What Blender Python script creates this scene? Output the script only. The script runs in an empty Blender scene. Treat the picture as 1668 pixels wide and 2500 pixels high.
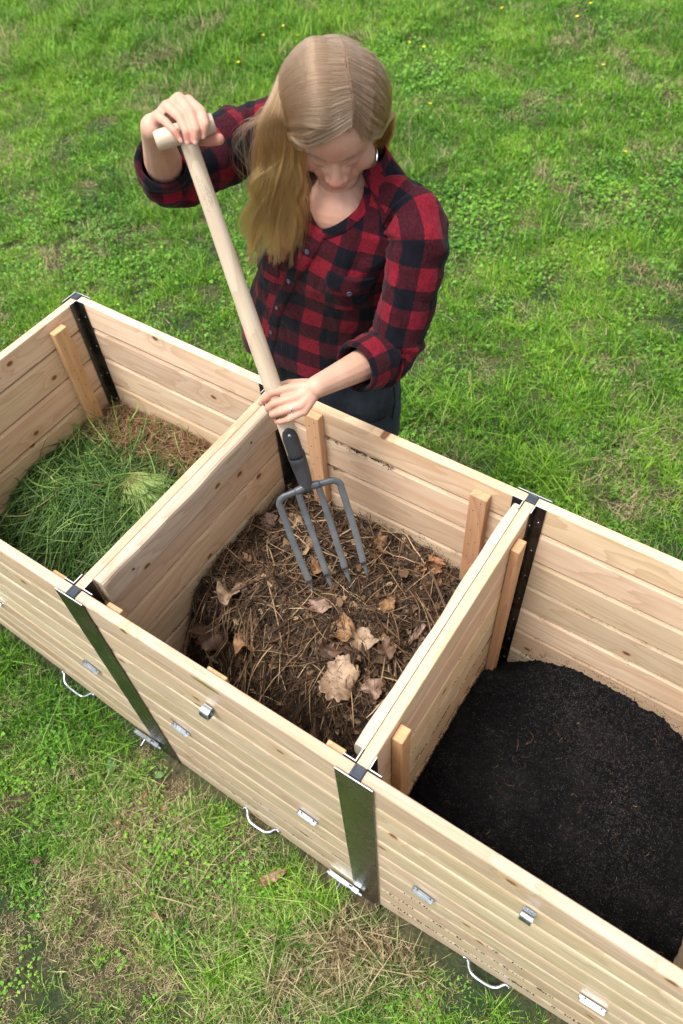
import bpy, math, random
import numpy as np
from mathutils import Vector, Matrix

random.seed(7)
rng = np.random.default_rng(11)
S = bpy.context.scene
COL = S.collection

# ------------------------------------------------------------------ camera, sky, sun, exposure
cam_data = bpy.data.cameras.new('camera')
cam_data.sensor_fit = 'VERTICAL'
cam_data.sensor_height = 36.0
cam_data.lens = 36.0 * 1898.0 / 2500.0
cam_data.clip_start = 0.05
cam_data.clip_end = 500.0
cam = bpy.data.objects.new('camera', cam_data)
COL.objects.link(cam)
cam.matrix_world = Matrix(((0.834465, -(0.412915), -(-0.364923), 1.0080),
                           (0.548754, -(-0.683180), -(0.481803), -0.3685),
                           (-0.050364, -(-0.602301), -(-0.796679), 2.3674),
                           (0, 0, 0, 1)))
cam_data.dof.use_dof = True
cam_data.dof.focus_distance = 1.78
cam_data.dof.aperture_fstop = 4.0
S.camera = cam

SUN_EL, SUN_AZ = math.radians(68), math.radians(205)   # azimuth measured clockwise from +Y
world = bpy.data.worlds.new('World'); S.world = world; world.use_nodes = True
wn = world.node_tree.nodes; wl = world.node_tree.links
wn.clear()
w_out = wn.new('ShaderNodeOutputWorld'); w_bg = wn.new('ShaderNodeBackground')
w_sky = wn.new('ShaderNodeTexSky'); w_sky.sky_type = 'NISHITA'; w_sky.sun_disc = False
w_sky.sun_elevation = SUN_EL; w_sky.sun_rotation = SUN_AZ
w_sky.dust_density = 4.0; w_sky.air_density = 1.0; w_sky.ozone_density = 1.0
w_hs = wn.new('ShaderNodeHueSaturation'); w_hs.inputs['Saturation'].default_value = 0.30
wl.new(w_sky.outputs[0], w_hs.inputs['Color']); wl.new(w_hs.outputs[0], w_bg.inputs['Color'])
w_bg.inputs['Strength'].default_value = 0.14
wl.new(w_bg.outputs[0], w_out.inputs['Surface'])

sun_data = bpy.data.lights.new('sun', 'SUN'); sun_data.energy = 2.2; sun_data.angle = math.radians(22)
sun_data.color = (1.0, 0.96, 0.90)
sun = bpy.data.objects.new('sun', sun_data); COL.objects.link(sun)
sd = Vector((math.sin(SUN_AZ) * math.cos(SUN_EL), math.cos(SUN_AZ) * math.cos(SUN_EL), math.sin(SUN_EL)))
sun.rotation_euler = (-sd).to_track_quat('-Z', 'Y').to_euler()
sun.location = (0, 0, 6)
S.view_settings.view_transform = 'Standard'; S.view_settings.look = 'None'
S.view_settings.exposure = 0.90; S.view_settings.gamma = 1.0
S.view_settings.use_curve_mapping = False
S.render.engine = 'CYCLES'
S.cycles.max_bounces = 6; S.cycles.diffuse_bounces = 3; S.cycles.glossy_bounces = 3
S.cycles.transparent_max_bounces = 6; S.cycles.use_denoising = True

# ------------------------------------------------------------------ helpers
def prop(o, label=None, cat=None, group=None, kind=None):
    if label: o['label'] = label
    if cat: o['category'] = cat
    if group: o['group'] = group
    if kind: o['kind'] = kind
    return o

def empty(name, loc=(0, 0, 0), parent=None):
    o = bpy.data.objects.new(name, None); o.empty_display_size = .05
    COL.objects.link(o); o.location = loc
    if parent: o.parent = parent
    return o

def mesh(name, V, F, mats=None, smooth=False, midx=None):
    me = bpy.data.meshes.new(name)
    V = np.asarray(V, dtype=np.float64)
    me.from_pydata([tuple(v) for v in V], [], [tuple(int(i) for i in f) for f in F])
    if mats is not None:
        for m in (mats if isinstance(mats, (list, tuple)) else [mats]): me.materials.append(m)
    if midx is not None: me.polygons.foreach_set('material_index', np.asarray(midx, dtype=np.int32))
    if smooth: me.polygons.foreach_set('use_smooth', np.ones(len(me.polygons), dtype=bool))
    me.update()
    return me

def fast_mesh(name, V, F, mats=None, smooth=False):
    """F is an (n,k) int array, k fixed."""
    me = bpy.data.meshes.new(name)
    V = np.ascontiguousarray(V, dtype=np.float32); F = np.ascontiguousarray(F, dtype=np.int32)
    n, k = F.shape
    me.vertices.add(len(V)); me.vertices.foreach_set('co', V.ravel())
    me.loops.add(n * k); me.loops.foreach_set('vertex_index', F.ravel())
    me.polygons.add(n)
    me.polygons.foreach_set('loop_start', np.arange(0, n * k, k, dtype=np.int32))
    me.polygons.foreach_set('loop_total', np.full(n, k, dtype=np.int32))
    if mats is not None:
        for m in (mats if isinstance(mats, (list, tuple)) else [mats]): me.materials.append(m)
    if smooth: me.polygons.foreach_set('use_smooth', np.ones(n, dtype=bool))
    me.update(calc_edges=True)
    return me

def attr(me, name, data, typ='FLOAT', dom='POINT'):
    a = me.attributes.new(name, typ, dom)
    a.data.foreach_set('vector' if typ == 'FLOAT_VECTOR' else ('color' if typ == 'FLOAT_COLOR' else 'value'),
                       np.ascontiguousarray(data, dtype=np.float32).ravel())

def obj(name, me, parent=None, loc=None, rot=None):
    o = bpy.data.objects.new(name, me); COL.objects.link(o)
    if parent is not None: o.parent = parent
    if loc is not None: o.location = loc
    if rot is not None: o.rotation_euler = rot
    return o

def box(x0, x1, y0, y1, z0, z1, bev=0.0):
    """a box with bevelled edges as V, F"""
    b = bev
    if b <= 0:
        V = [(x, y, z) for z in (z0, z1) for y in (y0, y1) for x in (x0, x1)]
        F = [(0, 2, 3, 1), (4, 5, 7, 6), (0, 1, 5, 4), (2, 6, 7, 3), (0, 4, 6, 2), (1, 3, 7, 5)]
        return np.array(V, float), F
    V = []; idx = {}
    def add(x, y, z): V.append((x, y, z)); return len(V) - 1
    xs, ys, zs = (x0, x1), (y0, y1), (z0, z1)
    for i in (0, 1):
        for j in (0, 1):
            for k in (0, 1):
                sx, sy, sz = (1, -1)[i], (1, -1)[j], (1, -1)[k]
                idx[i, j, k, 0] = add(xs[i], ys[j] + sy * b, zs[k] + sz * b)
                idx[i, j, k, 1] = add(xs[i] + sx * b, ys[j], zs[k] + sz * b)
                idx[i, j, k, 2] = add(xs[i] + sx * b, ys[j] + sy * b, zs[k])
    F = []
    for i in (0, 1): F.append([idx[i, 0, 0, 0], idx[i, 0, 1, 0], idx[i, 1, 1, 0], idx[i, 1, 0, 0]][::(1 if i == 0 else -1)])
    for j in (0, 1): F.append([idx[0, j, 0, 1], idx[1, j, 0, 1], idx[1, j, 1, 1], idx[0, j, 1, 1]][::(1 if j == 0 else -1)])
    for k in (0, 1): F.append([idx[0, 0, k, 2], idx[0, 1, k, 2], idx[1, 1, k, 2], idx[1, 0, k, 2]][::(1 if k == 0 else -1)])
    for i in (0, 1):
        for j in (0, 1): F.append([idx[i, j, 0, 0], idx[i, j, 0, 1], idx[i, j, 1, 1], idx[i, j, 1, 0]])
        for k in (0, 1): F.append([idx[i, 0, k, 0], idx[i, 1, k, 0], idx[i, 1, k, 2], idx[i, 0, k, 2]])
    for j in (0, 1):
        for k in (0, 1): F.append([idx[0, j, k, 1], idx[1, j, k, 1], idx[1, j, k, 2], idx[0, j, k, 2]])
    for i in (0, 1):
        for j in (0, 1):
            for k in (0, 1): F.append([idx[i, j, k, 0], idx[i, j, k, 1], idx[i, j, k, 2]])
    return np.array(V, float), F

def fix_normals(me):
    import bmesh
    bm = bmesh.new(); bm.from_mesh(me); bmesh.ops.recalc_face_normals(bm, faces=bm.faces); bm.to_mesh(me); bm.free()
    return me

def join(parts):
    V, F, o = [], [], 0
    for v, f in parts:
        V.append(np.asarray(v, float)); F += [tuple(i + o for i in ff) for ff in f]; o += len(v)
    return np.concatenate(V), F

def unit(v):
    v = np.asarray(v, float); return v / max(np.linalg.norm(v), 1e-12)

def frames(P):
    P = np.asarray(P, float); n = len(P); T = np.gradient(P, axis=0); T /= np.linalg.norm(T, axis=1)[:, None] + 1e-12
    ref = np.array([0, 0, 1.0]) if abs(T[0][2]) < .9 else np.array([1.0, 0, 0])
    N = [unit(np.cross(T[0], ref))]
    for i in range(1, n):
        v = N[-1] - T[i] * (N[-1] @ T[i]); N.append(unit(v))
    N = np.array(N); B = np.cross(T, N)
    return T, N, B

def tube(P, R, seg=10, caps=True, flat=1.0):
    P = np.asarray(P, float); n = len(P); R = np.broadcast_to(np.asarray(R, float), (n,))
    T, N, B = frames(P); a = np.linspace(0, 2 * np.pi, seg, endpoint=False)
    V = (P[:, None] + R[:, None, None] * (np.cos(a)[None, :, None] * N[:, None] + flat * np.sin(a)[None, :, None] * B[:, None])).reshape(-1, 3)
    F = [(i * seg + j, i * seg + (j + 1) % seg, (i + 1) * seg + (j + 1) % seg, (i + 1) * seg + j) for i in range(n - 1) for j in range(seg)]
    if caps: F.append(tuple(range(seg))[::-1]); F.append(tuple((n - 1) * seg + j for j in range(seg)))
    return V, F

def catmull(P, n):
    P = np.asarray(P, float); Q = np.vstack([2 * P[0] - P[1], P, 2 * P[-1] - P[-2]])
    m = len(P) - 1; out = []
    for t in np.linspace(0, m, n):
        i = min(int(t), m - 1); u = t - i; a, b, c, d = Q[i:i + 4]
        out.append(.5 * (2 * b + (c - a) * u + (2 * a - 5 * b + 4 * c - d) * u * u + (3 * b - a - 3 * c + d) * u ** 3))
    return np.array(out)

def ellipsoid(c, r, rot=None, nu=20, nv=12):
    V = [(0, 0, 1)]
    for i in range(1, nv):
        t = math.pi * i / nv
        for j in range(nu):
            p = 2 * math.pi * j / nu; V.append((math.sin(t) * math.cos(p), math.sin(t) * math.sin(p), math.cos(t)))
    V.append((0, 0, -1)); V = np.array(V) * np.asarray(r, float)
    F = [(0, 1 + j, 1 + (j + 1) % nu) for j in range(nu)]
    for i in range(nv - 2):
        for j in range(nu):
            a = 1 + i * nu; F.append((a + j, a + nu + j, a + nu + (j + 1) % nu, a + (j + 1) % nu))
    a = 1 + (nv - 2) * nu; F += [(a + j, len(V) - 1, a + (j + 1) % nu) for j in range(nu)]
    if rot is not None: V = V @ np.asarray(rot).T
    return V + np.asarray(c, float), F

def capsule(a, b, ra, rb, seg=14):
    a = np.asarray(a, float); b = np.asarray(b, float); d = b - a; L = np.linalg.norm(d) + 1e-9; d /= L
    P = []; R = []
    for t in np.linspace(-80, 0, 5): t = math.radians(t); P.append(a + d * ra * math.sin(t)); R.append(ra * math.cos(t))
    for t in np.linspace(0, 80, 5): t = math.radians(t); P.append(b + d * rb * math.sin(t)); R.append(rb * math.cos(t))
    return tube(P, R, seg)

def hash2(i, j, k=0):
    i = i.astype(np.int64); j = j.astype(np.int64)
    h = (i * 374761393 + j * 668265263 + np.int64(k) * 1274126177) & 0xffffffff
    h = ((h ^ (h >> 13)) * 1274126177) & 0xffffffff
    return ((h ^ (h >> 16)) & 0xffff) / 65535.0

def vnoise(x, y, k=0):
    xi = np.floor(x); yi = np.floor(y); fx = x - xi; fy = y - yi
    fx = fx * fx * (3 - 2 * fx); fy = fy * fy * (3 - 2 * fy)
    a = hash2(xi, yi, k); b = hash2(xi + 1, yi, k); c = hash2(xi, yi + 1, k); d = hash2(xi + 1, yi + 1, k)
    return (a + (b - a) * fx) * (1 - fy) + (c + (d - c) * fx) * fy

def fbm(x, y, o=4, k=0):
    s = 0; a = .5
    for i in range(o): s = s + a * vnoise(x * 2 ** i + 17.3 * i, y * 2 ** i + 5.1 * i, k + i); a *= .5
    return s

def ribbons(P, Wd, nrm=None):
    """P (n,m,3) centre lines, Wd (n,m) half widths -> V, F (quads) with slight fold; returns also ribbon id per vertex"""
    n, m, _ = P.shape
    T = np.gradient(P, axis=1); T /= np.linalg.norm(T, axis=2, keepdims=True) + 1e-9
    if nrm is None:
        nrm = rng.normal(size=(n, 1, 3)); nrm = nrm + np.array([0, 0, 1.2])
    Sd = np.cross(T, np.broadcast_to(nrm, T.shape)); Sd /= np.linalg.norm(Sd, axis=2, keepdims=True) + 1e-9
    A = P - Sd * Wd[..., None]; B = P + Sd * Wd[..., None]
    V = np.stack([A, B], axis=2).reshape(-1, 3)
    base = (np.arange(n)[:, None] * m + np.arange(m - 1)[None, :]) * 2
    F = np.stack([base, base + 1, base + 3, base + 2], axis=-1).reshape(-1, 4)
    return V, F, np.repeat(np.arange(n), m * 2)

# ------------------------------------------------------------------ materials
class NT:
    def __init__(s, name):
        s.m = bpy.data.materials.new(name); s.m.use_nodes = True; s.t = s.m.node_tree; s.n = s.t.nodes; s.l = s.t.links
        s.n.clear(); s.out = s.n.new('ShaderNodeOutputMaterial'); s.b = s.n.new('ShaderNodeBsdfPrincipled')
        s.l.new(s.b.outputs[0], s.out.inputs['Surface'])
    def new(s, typ, **kw):
        nd = s.n.new(typ)
        for k, v in kw.items(): setattr(nd, k, v)
        return nd
    def set(s, sock, v):
        if isinstance(v, bpy.types.NodeSocket): s.l.new(v, sock)
        elif v is not None:
            try: sock.default_value = v
            except Exception: sock.default_value = (*v, 1)
    def P(s, **kw):
        for k, v in kw.items(): s.set(s.b.inputs[k.replace('_', ' ')], v)
    def coord(s, which='Object'): return s.new('ShaderNodeTexCoord').outputs[which]
    def math(s, op, a, b=None, c=None, clamp=False):
        nd = s.new('ShaderNodeMath', operation=op, use_clamp=clamp); s.set(nd.inputs[0], a)
        if b is not None: s.set(nd.inputs[1], b)
        if c is not None: s.set(nd.inputs[2], c)
        return nd.outputs[0]
    def vmath(s, op, a, b=None):
        nd = s.new('ShaderNodeVectorMath', operation=op); s.set(nd.inputs[0], a)
        if b is not None:
            if isinstance(b, bpy.types.NodeSocket): s.l.new(b, nd.inputs[1])
            else: nd.inputs[1].default_value = b
        return nd.outputs[0]
    def noise(s, vec, scale=5, detail=3, rough=.5, dist=0.0):
        nd = s.new('ShaderNodeTexNoise'); s.set(nd.inputs['Vector'], vec); nd.inputs['Scale'].default_value = scale
        nd.inputs['Detail'].default_value = detail; nd.inputs['Roughness'].default_value = rough; nd.inputs['Distortion'].default_value = dist
        return nd.outputs['Fac']
    def ramp(s, fac, stops, interp='LINEAR'):
        nd = s.new('ShaderNodeValToRGB'); s.set(nd.inputs[0], fac); cr = nd.color_ramp; cr.interpolation = interp
        while len(cr.elements) < len(stops): cr.elements.new(.5)
        for e, (p, c) in zip(cr.elements, stops):
            e.position = p; e.color = (*c, 1) if len(c) == 3 else c
        return nd.outputs[0]
    def rng(s, v, a, b, c=0.0, d=1.0):
        nd = s.new('ShaderNodeMapRange'); s.set(nd.inputs[0], v)
        for i, x in enumerate((a, b, c, d)): s.set(nd.inputs[1 + i], x)
        return nd.outputs[0]
    def mix(s, fac, a, b, mode='MIX'):
        nd = s.new('ShaderNodeMix', data_type='RGBA', blend_type=mode); s.set(nd.inputs[0], fac)
        s.set(nd.inputs[6], a if isinstance(a, bpy.types.NodeSocket) else (*a, 1)); s.set(nd.inputs[7], b if isinstance(b, bpy.types.NodeSocket) else (*b, 1))
        return nd.outputs[2]
    def bump(s, h, strength=.3, dist=.01):
        nd = s.new('ShaderNodeBump'); nd.inputs['Strength'].default_value = strength; nd.inputs['Distance'].default_value = dist
        s.set(nd.inputs['Height'], h); s.l.new(nd.outputs[0], s.b.inputs['Normal']); return nd
    def scale(s, vec, xyz): return s.vmath('MULTIPLY', vec, xyz)
    def rand(s): return s.new('ShaderNodeObjectInfo').outputs['Random']
    def attr(s, name): return s.new('ShaderNodeAttribute', attribute_name=name)

def wood(name, light, mid, dark, knot=(.13, .055, .028), rough=.6, coat=0.0, fine=1.0, knots=True, streak=(.58, .37, .20)):
    """softwood: grain along local X, per-board offset and tone, elongated cathedral figure, ringed knots"""
    t = NT(name); co = t.coord(); r = t.rand()
    off = t.new('ShaderNodeCombineXYZ'); t.set(off.inputs[0], t.math('MULTIPLY', r, 37.0)); t.set(off.inputs[1], t.math('MULTIPLY', r, 11.0)); t.set(off.inputs[2], t.math('MULTIPLY', r, 23.0))
    p = t.vmath('ADD', co, off.outputs[0])
    # knot field: cells stretched along the grain
    if knots:
        sp_ = t.new('ShaderNodeSeparateXYZ'); t.set(sp_.inputs[0], p); cb_ = t.new('ShaderNodeCombineXYZ'); t.set(cb_.inputs[0], t.math('MULTIPLY', sp_.outputs[0], 4.6)); t.set(cb_.inputs[1], t.math('MULTIPLY', sp_.outputs[2], 7.0))
        vor = t.new('ShaderNodeTexVoronoi', feature='F1', voronoi_dimensions='2D'); t.set(vor.inputs['Vector'], cb_.outputs[0]); vor.inputs['Scale'].default_value = 1.0
        kd0 = vor.outputs['Distance']; kc = t.new('ShaderNodeSeparateColor'); t.set(kc.inputs[0], vor.outputs['Color'])
        keep = t.math('GREATER_THAN', kc.outputs[0], .66)
        kd = t.math('ADD', kd0, t.math('MULTIPLY', t.math('SUBTRACT', 1.0, keep), 3.0))
        warp = t.math('MULTIPLY', t.math('POWER', 2.718, t.math('MULTIPLY', kd, -7.0)), .9)
    else:
        kd = t.math('ADD', t.noise(p, 1, 0), 4.0); warp = t.math('MULTIPLY', kd, 0.0)
    big = t.noise(t.scale(p, (1.1, 8.0, 8.0)), 1.0, 2, .5, .3)
    rings = t.math('ADD', t.math('MULTIPLY', big, 13.0), t.math('MULTIPLY', warp, 3.0))
    rings = t.math('ADD', rings, t.math('MULTIPLY', t.noise(t.scale(p, (3.0, 60, 60)), 1.0, 2), .7))
    saw = t.math('FRACT', rings)
    ringc = t.math('POWER', saw, 2.2)
    fib = t.noise(t.scale(p, (9.0, 420, 420)), fine, 2, .6)
    fib2 = t.noise(t.scale(p, (3.0, 120, 120)), fine, 3, .6)
    tone = t.noise(t.scale(p, (1.2, 5.0, 5.0)), 1.0, 3, .5)
    c = t.mix(t.rng(tone, .32, .68), light, mid)
    c = t.mix(t.math('MULTIPLY', ringc, .55), c, dark)
    c = t.mix(t.rng(fib2, .50, .78, 0, .45), c, dark)
    c = t.mix(t.rng(fib, .45, .75, 0, .35), c, dark)
    c = t.mix(t.rng(t.noise(t.scale(p, (.8, 16, 16)), 1.0, 2), .60, .74, 0, .55), c, streak)
    hsv = t.new('ShaderNodeHueSaturation'); t.set(hsv.inputs['Color'], c)
    t.set(hsv.inputs['Value'], t.rng(r, 0, 1, .85, 1.10)); t.set(hsv.inputs['Hue'], t.rng(t.math('FRACT', t.math('MULTIPLY', r, 7.3)), 0, 1, .484, .506))
    c = hsv.outputs[0]
    if knots:
        c = t.mix(t.rng(kd, .04, .17, .50, 0), c, streak)
        kr = t.math('FRACT', t.math('MULTIPLY', kd, 45.0))
        c = t.mix(t.rng(kd, .034, .060, 1, 0), c, t.mix(t.math('MULTIPLY', kr, .6), knot, (.30, .14, .07)))
    t.P(Base_Color=c, Roughness=t.rng(fib2, .3, .7, rough - .1, rough + .1), Specular_IOR_Level=.35)
    if coat: t.P(Coat_Weight=coat, Coat_Roughness=.28)
    h = t.math('ADD', t.math('MULTIPLY', fib, .7), t.math('MULTIPLY', ringc, -.35)); h = t.math('ADD', h, t.math('MULTIPLY', fib2, .5))
    t.bump(h, .35, .0012)
    return t.m

M = {}
M['cedar_out'] = wood('cedar_outside', (.70, .575, .42), (.57, .445, .30), (.36, .26, .155), rough=.42, coat=.3, fine=.7)
M['cedar_in'] = wood('cedar_inside', (.79, .655, .46), (.71, .55, .36), (.50, .345, .195), rough=.65)
M['cedar_warm'] = wood('cedar_warm', (.78, .61, .41), (.69, .495, .30), (.48, .315, .165), rough=.65)
M['batten'] = wood('cedar_batten', (.66, .43, .23), (.58, .35, .16), (.42, .23, .10), rough=.6, knots=False)
M['weathered'] = wood('weathered_board', (.62, .54, .42), (.58, .46, .31), (.36, .26, .16), rough=.75, streak=(.55, .40, .20))
M['greyed'] = wood('greyed_board', (.50, .47, .42), (.47, .42, .35), (.34, .27, .19), rough=.75, streak=(.56, .46, .30))

def metal(name, col, rough, metallic=1.0, nz=.0, scale=60):
    t = NT(name); t.P(Base_Color=col, Metallic=metallic)
    n = t.noise(t.coord(), scale, 3); t.P(Roughness=t.rng(n, .3, .7, rough - nz, rough + nz)); t.bump(n, .05, .001)
    return t.m
M['zinc'] = metal('galvanised_zinc', (.38, .42, .46), .30, 1.0, .12)
M['alu'] = metal('cut_aluminium', (.80, .82, .85), .45, .6, .05)
M['cap'] = metal('cap_plastic', (.035, .045, .06), .38, 0.0, .05, 200)
def black_plate():
    t = NT('black_coated_plate'); co = t.coord(); n = t.noise(co, 14, 4, .6); d = t.noise(co, 90, 3, .7)
    t.P(Base_Color=t.mix(t.rng(n, .45, .75), (.012, .010, .009), (.045, .038, .028)), Roughness=t.rng(n, .3, .7, .18, .34), Specular_IOR_Level=.7)
    t.bump(d, .02, .001); return t.m
M['plate'] = black_plate()

def steel():
    t = NT('forged_steel'); co = t.coord('Object'); n = t.noise(co, 30, 4, .6); f = t.noise(co, 260, 3, .6)
    z = t.new('ShaderNodeSeparateXYZ'); t.set(z.inputs[0], co)
    k = t.rng(z.outputs[2], .05, .42, 0, 1)           # bare burnished steel at the points, dark forged scale at the socket
    c = t.mix(k, t.mix(t.rng(n, .3, .7), (.25, .285, .32), (.34, .38, .42)), t.mix(t.rng(n, .3, .7), (.026, .028, .032), (.050, .053, .058)))
    t.P(Base_Color=c, Metallic=t.rng(k, 0, 1, .45, .25), Roughness=t.rng(k, 0, 1, .36, .50)); t.bump(t.math('ADD', n, t.math('MULTIPLY', f, .4)), .18, .0015)
    return t.m
M['steel'] = steel()
M['ash'] = wood('ash_handle', (.66, .55, .43), (.60, .485, .36), (.46, .345, .235), rough=.42, coat=.1, knots=False, fine=1.0, streak=(.62, .47, .30))
t = NT('ink_stamp'); t.P(Base_Color=(.10, .06, .045), Roughness=.7); M['ink'] = t.m
t = NT('silver'); t.P(Base_Color=(.86, .87, .9), Metallic=1.0, Roughness=.12); M['silver'] = t.m
t = NT('dark_button'); t.P(Base_Color=(.05, .06, .09), Roughness=.25, Specular_IOR_Level=.7); M['button'] = t.m
t = NT('thread'); t.P(Base_Color=(.03, .03, .05), Roughness=.8); M['thread'] = t.m

# ------------------------------------------------------------------ ground
L, W, H = 0.7174, 0.7238, 0.9783          # bin length, depth, wall height
SQ, PL = 0.01236, 0.0407                  # half thickness of walls, half width of post plates
AX, AY, FX = -0.7251, 0.7293, 1.425

def ground_h(x, y):
    x = np.asarray(x, float); y = np.asarray(y, float)
    front = np.interp(x, [-3, -1.2, -.72, -.4, -.05, .35, .75, 1.05, 1.42, 3], [.1, .26, .225, .125, .03, -.015, -.055, .03, .15, .2])
    k = np.clip((y + 0.02) / .7, 0, 1); k = 1 - k * k * (3 - 2 * k)
    z = front * k
    far = np.clip((y - 1.6) / 3, 0, 1)
    z = z + (fbm(x * 1.3 + 40, y * 1.3 + 7, 3) - .45) * .05 * (.3 + far) + (fbm(x * 6 + 3, y * 6 + 9, 3, 5) - .45) * .018
    return z

def lawn_material():
    t = NT('soil_and_thatch'); co = t.coord('Object')
    n = t.noise(co, 2.2, 4, .6); f = t.noise(co, 60, 5, .7); g = t.noise(co, 220, 3, .7)
    dry = t.mix(t.rng(f, .35, .7), (.040, .030, .015), (.17, .13, .06))
    green = t.mix(t.rng(f, .3, .7), (.008, .022, .004), (.028, .065, .012))
    c = t.mix(t.rng(n, .40, .60), green, dry)
    t.P(Base_Color=t.mix(t.rng(g, .4, .7, 0, .6), c, (.03, .022, .013)), Roughness=.95); t.bump(f, .8, .02); return t.m
M['soil'] = lawn_material()

gx = np.concatenate([[-70, -35, -18, -10], np.arange(-6.5, 3.0, .06), [4, 8, 16, 35, 70]])
gy = np.concatenate([[-40, -15, -5, -2.5], np.arange(-1.6, 8.0, .06), [9, 12, 20, 40, 80]])
XX, YY = np.meshgrid(gx, gy); ZZ = ground_h(XX, YY)
nx_, ny_ = len(gx), len(gy)
ii = (np.arange(ny_ - 1)[:, None] * nx_ + np.arange(nx_ - 1)[None, :]).ravel()
gm = fast_mesh('ground', np.stack([XX, YY, ZZ], -1).reshape(-1, 3), np.stack([ii, ii + 1, ii + nx_ + 1, ii + nx_], -1), M['soil'], smooth=True)
prop(obj('ground', gm), kind='structure')

# ------------------------------------------------------------------ composter
comp = empty('composter', (0, 0, 0))
prop(comp, 'long pale cedar board composter with three open bins and black metal posts', 'compost bin')

def board_section(h, outer, top):
    """closed section (y outward, z up). outer: moulded weather side with a cove at the head of each board"""
    T = SQ - .0004
    if top:
        out = [(T, 0.002), (T + .0006, .010), (T + .0010, h * .45), (T - .0004, h - .004), (T - .002, h - .0004)] if outer else [(T - .0015, .0008), (T, .004), (T, h - .003), (T - .0015, h - .0004)]
        inn = [(-T + .0016, h - .0004), (-T, h - .0025), (-T, .005), (-T + .003, .0008)]
    else:
        if outer:
            out = [(T - .0016, .0006), (T, .0020), (T + .0004, .006), (T + .0007, h * .35), (T + .0007, h - .022),
                   (T + .0001, h - .012), (T - .0014, h - .0065), (T - .0034, h - .0034), (T - .0095, h - .0028), (T - .0095, h - .0006)]
        else:
            out = [(T - .003, .0008), (T, .0045), (T, h - .0155), (T - .0022, h - .0085), (T - .0028, h - .0046), (T - .0105, h - .0040), (T - .0105, h - .0006)]
        inn = [(-T + .0105, h - .0006), (-T + .0105, h - .0040), (-T + .0028, h - .0046), (-T + .0022, h - .0085), (-T, h - .0155), (-T, .0030), (-T + .0016, .0008)]
    return out + inn

def add_board(parent, pa, pb, za, zb, ha, hb, nside, mat, outer, top=False, jog=0.0):
    """pa,pb: xy ends on the wall's centre line; za,zb bottom heights; ha,hb board heights"""
    pa = np.array(pa, float); pb = np.array(pb, float); d = pb - pa; Ln = np.linalg.norm(d)
    ang = math.atan2(d[1], d[0]); V = []
    n = 6
    secn = None
    for i in range(n):
        u = i / (n - 1); x = (u - .5) * Ln; h = ha + (hb - ha) * u; z0 = za + (zb - za) * u - (za + zb) / 2
        sec = board_section(h, outer, top); secn = len(sec)
        bow = jog * math.sin(math.pi * u)
        for (yy, zz) in sec: V.append((x, nside * (yy + bow), z0 + zz))
    F = [(i * secn + j, i * secn + (j + 1) % secn, (i + 1) * secn + (j + 1) % secn, (i + 1) * secn + j) for i in range(n - 1) for j in range(secn)]
    F += [tuple(range(secn)), tuple((n - 1) * secn + j for j in range(secn))[::-1]]
    me = fix_normals(mesh('board', V, F, mat))
    mid = (pa + pb) / 2
    return obj('board', me, parent, (mid[0], mid[1], (za + zb) / 2), (0, 0, ang))

def add_wall(name, label, pa, pb, nside, mats, outer, zb0=-.002, zb1=-.002, n_top=.0924, seed=0):
    rr = random.Random(seed)
    pnl = empty(name, (0, 0, 0), comp)
    if label: pnl['label'] = label
    pa = np.array(pa, float); pb = np.array(pb, float); d = unit(pb - pa)
    a = pa + d * (SQ + .0006); b = pb - d * (SQ + .0006)
    zs = [H - .0004, H - n_top] + [H - n_top - .111 * (i + 1) for i in range(8)]
    f0 = (H - zb0) / (H + .002); f1 = (H - zb1) / (H + .002)
    for i in range(9):
        t0, t1 = H - (H - zs[i]) * f0, H - (H - zs[i]) * f1
        b0, b1 = H - (H - zs[i + 1]) * f0, H - (H - zs[i + 1]) * f1
        m = mats[rr.randrange(len(mats))]
        add_board(pnl, a, b, b0, b1, t0 - b0 - .0012, t1 - b1 - .0012, nside, m, outer, top=(i == 0), jog=rr.uniform(-.0008, .0008) if i else 0)
    return pnl

MI, MW, MO = M['cedar_in'], M['cedar_warm'], M['cedar_out']
add_wall('front_panel', None, (AX, 0), (0, 0), -1, [MO], True, .235, .055, seed=1)
add_wall('front_panel', None, (0, 0), (L, 0), -1, [MO], True, -.004, -.036, seed=2)
add_wall('front_panel', None, (L, 0), (FX, 0), -1, [MO], True, -.034, .165, seed=3)
add_wall('rear_panel', None, (AX, AY), (0, W), 1, [MI, MI, MI], False, seed=4)
add_wall('rear_panel', None, (0, W), (L, W), 1, [MI, MI, MW], False, seed=6)
add_wall('rear_panel', None, (L, W), (FX, W), 1, [MI, MW, MI], False, seed=7)
add_wall('end_panel', None, (AX, 0), (AX, AY), 1, [MW], False, seed=8)
add_wall('end_panel', None, (FX, 0), (FX, W), -1, [MI], False, seed=9)
add_wall('divider', None, (0, 0), (0, W), 1, [MW, MI], False, seed=10)
add_wall('divider', None, (L, 0), (L, W), 1, [MI, MW], False, seed=12)

def block(name, parent, x0, x1, y0, y1, z0, z1, mat, bev=.002, along='x', label=None, round_=0):
    """a stick whose grain runs along local X"""
    c = ((x0 + x1) / 2, (y0 + y1) / 2, (z0 + z1) / 2); dx, dy, dz = x1 - x0, y1 - y0, z1 - z0
    if along == 'x': V, F = box(-dx / 2, dx / 2, -dy / 2, dy / 2, -dz / 2, dz / 2, bev); rot = (0, 0, 0)
    elif along == 'y': V, F = box(-dy / 2, dy / 2, -dx / 2, dx / 2, -dz / 2, dz / 2, bev); rot = (0, 0, math.pi / 2)
    else: V, F = box(-dz / 2, dz / 2, -dy / 2, dy / 2, -dx / 2, dx / 2, bev); rot = (0, -math.pi / 2, 0)
    o = obj(name, fix_normals(mesh(name, V, F, mat)), parent, c, rot)
    if label: o['label'] = label
    return o

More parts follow.
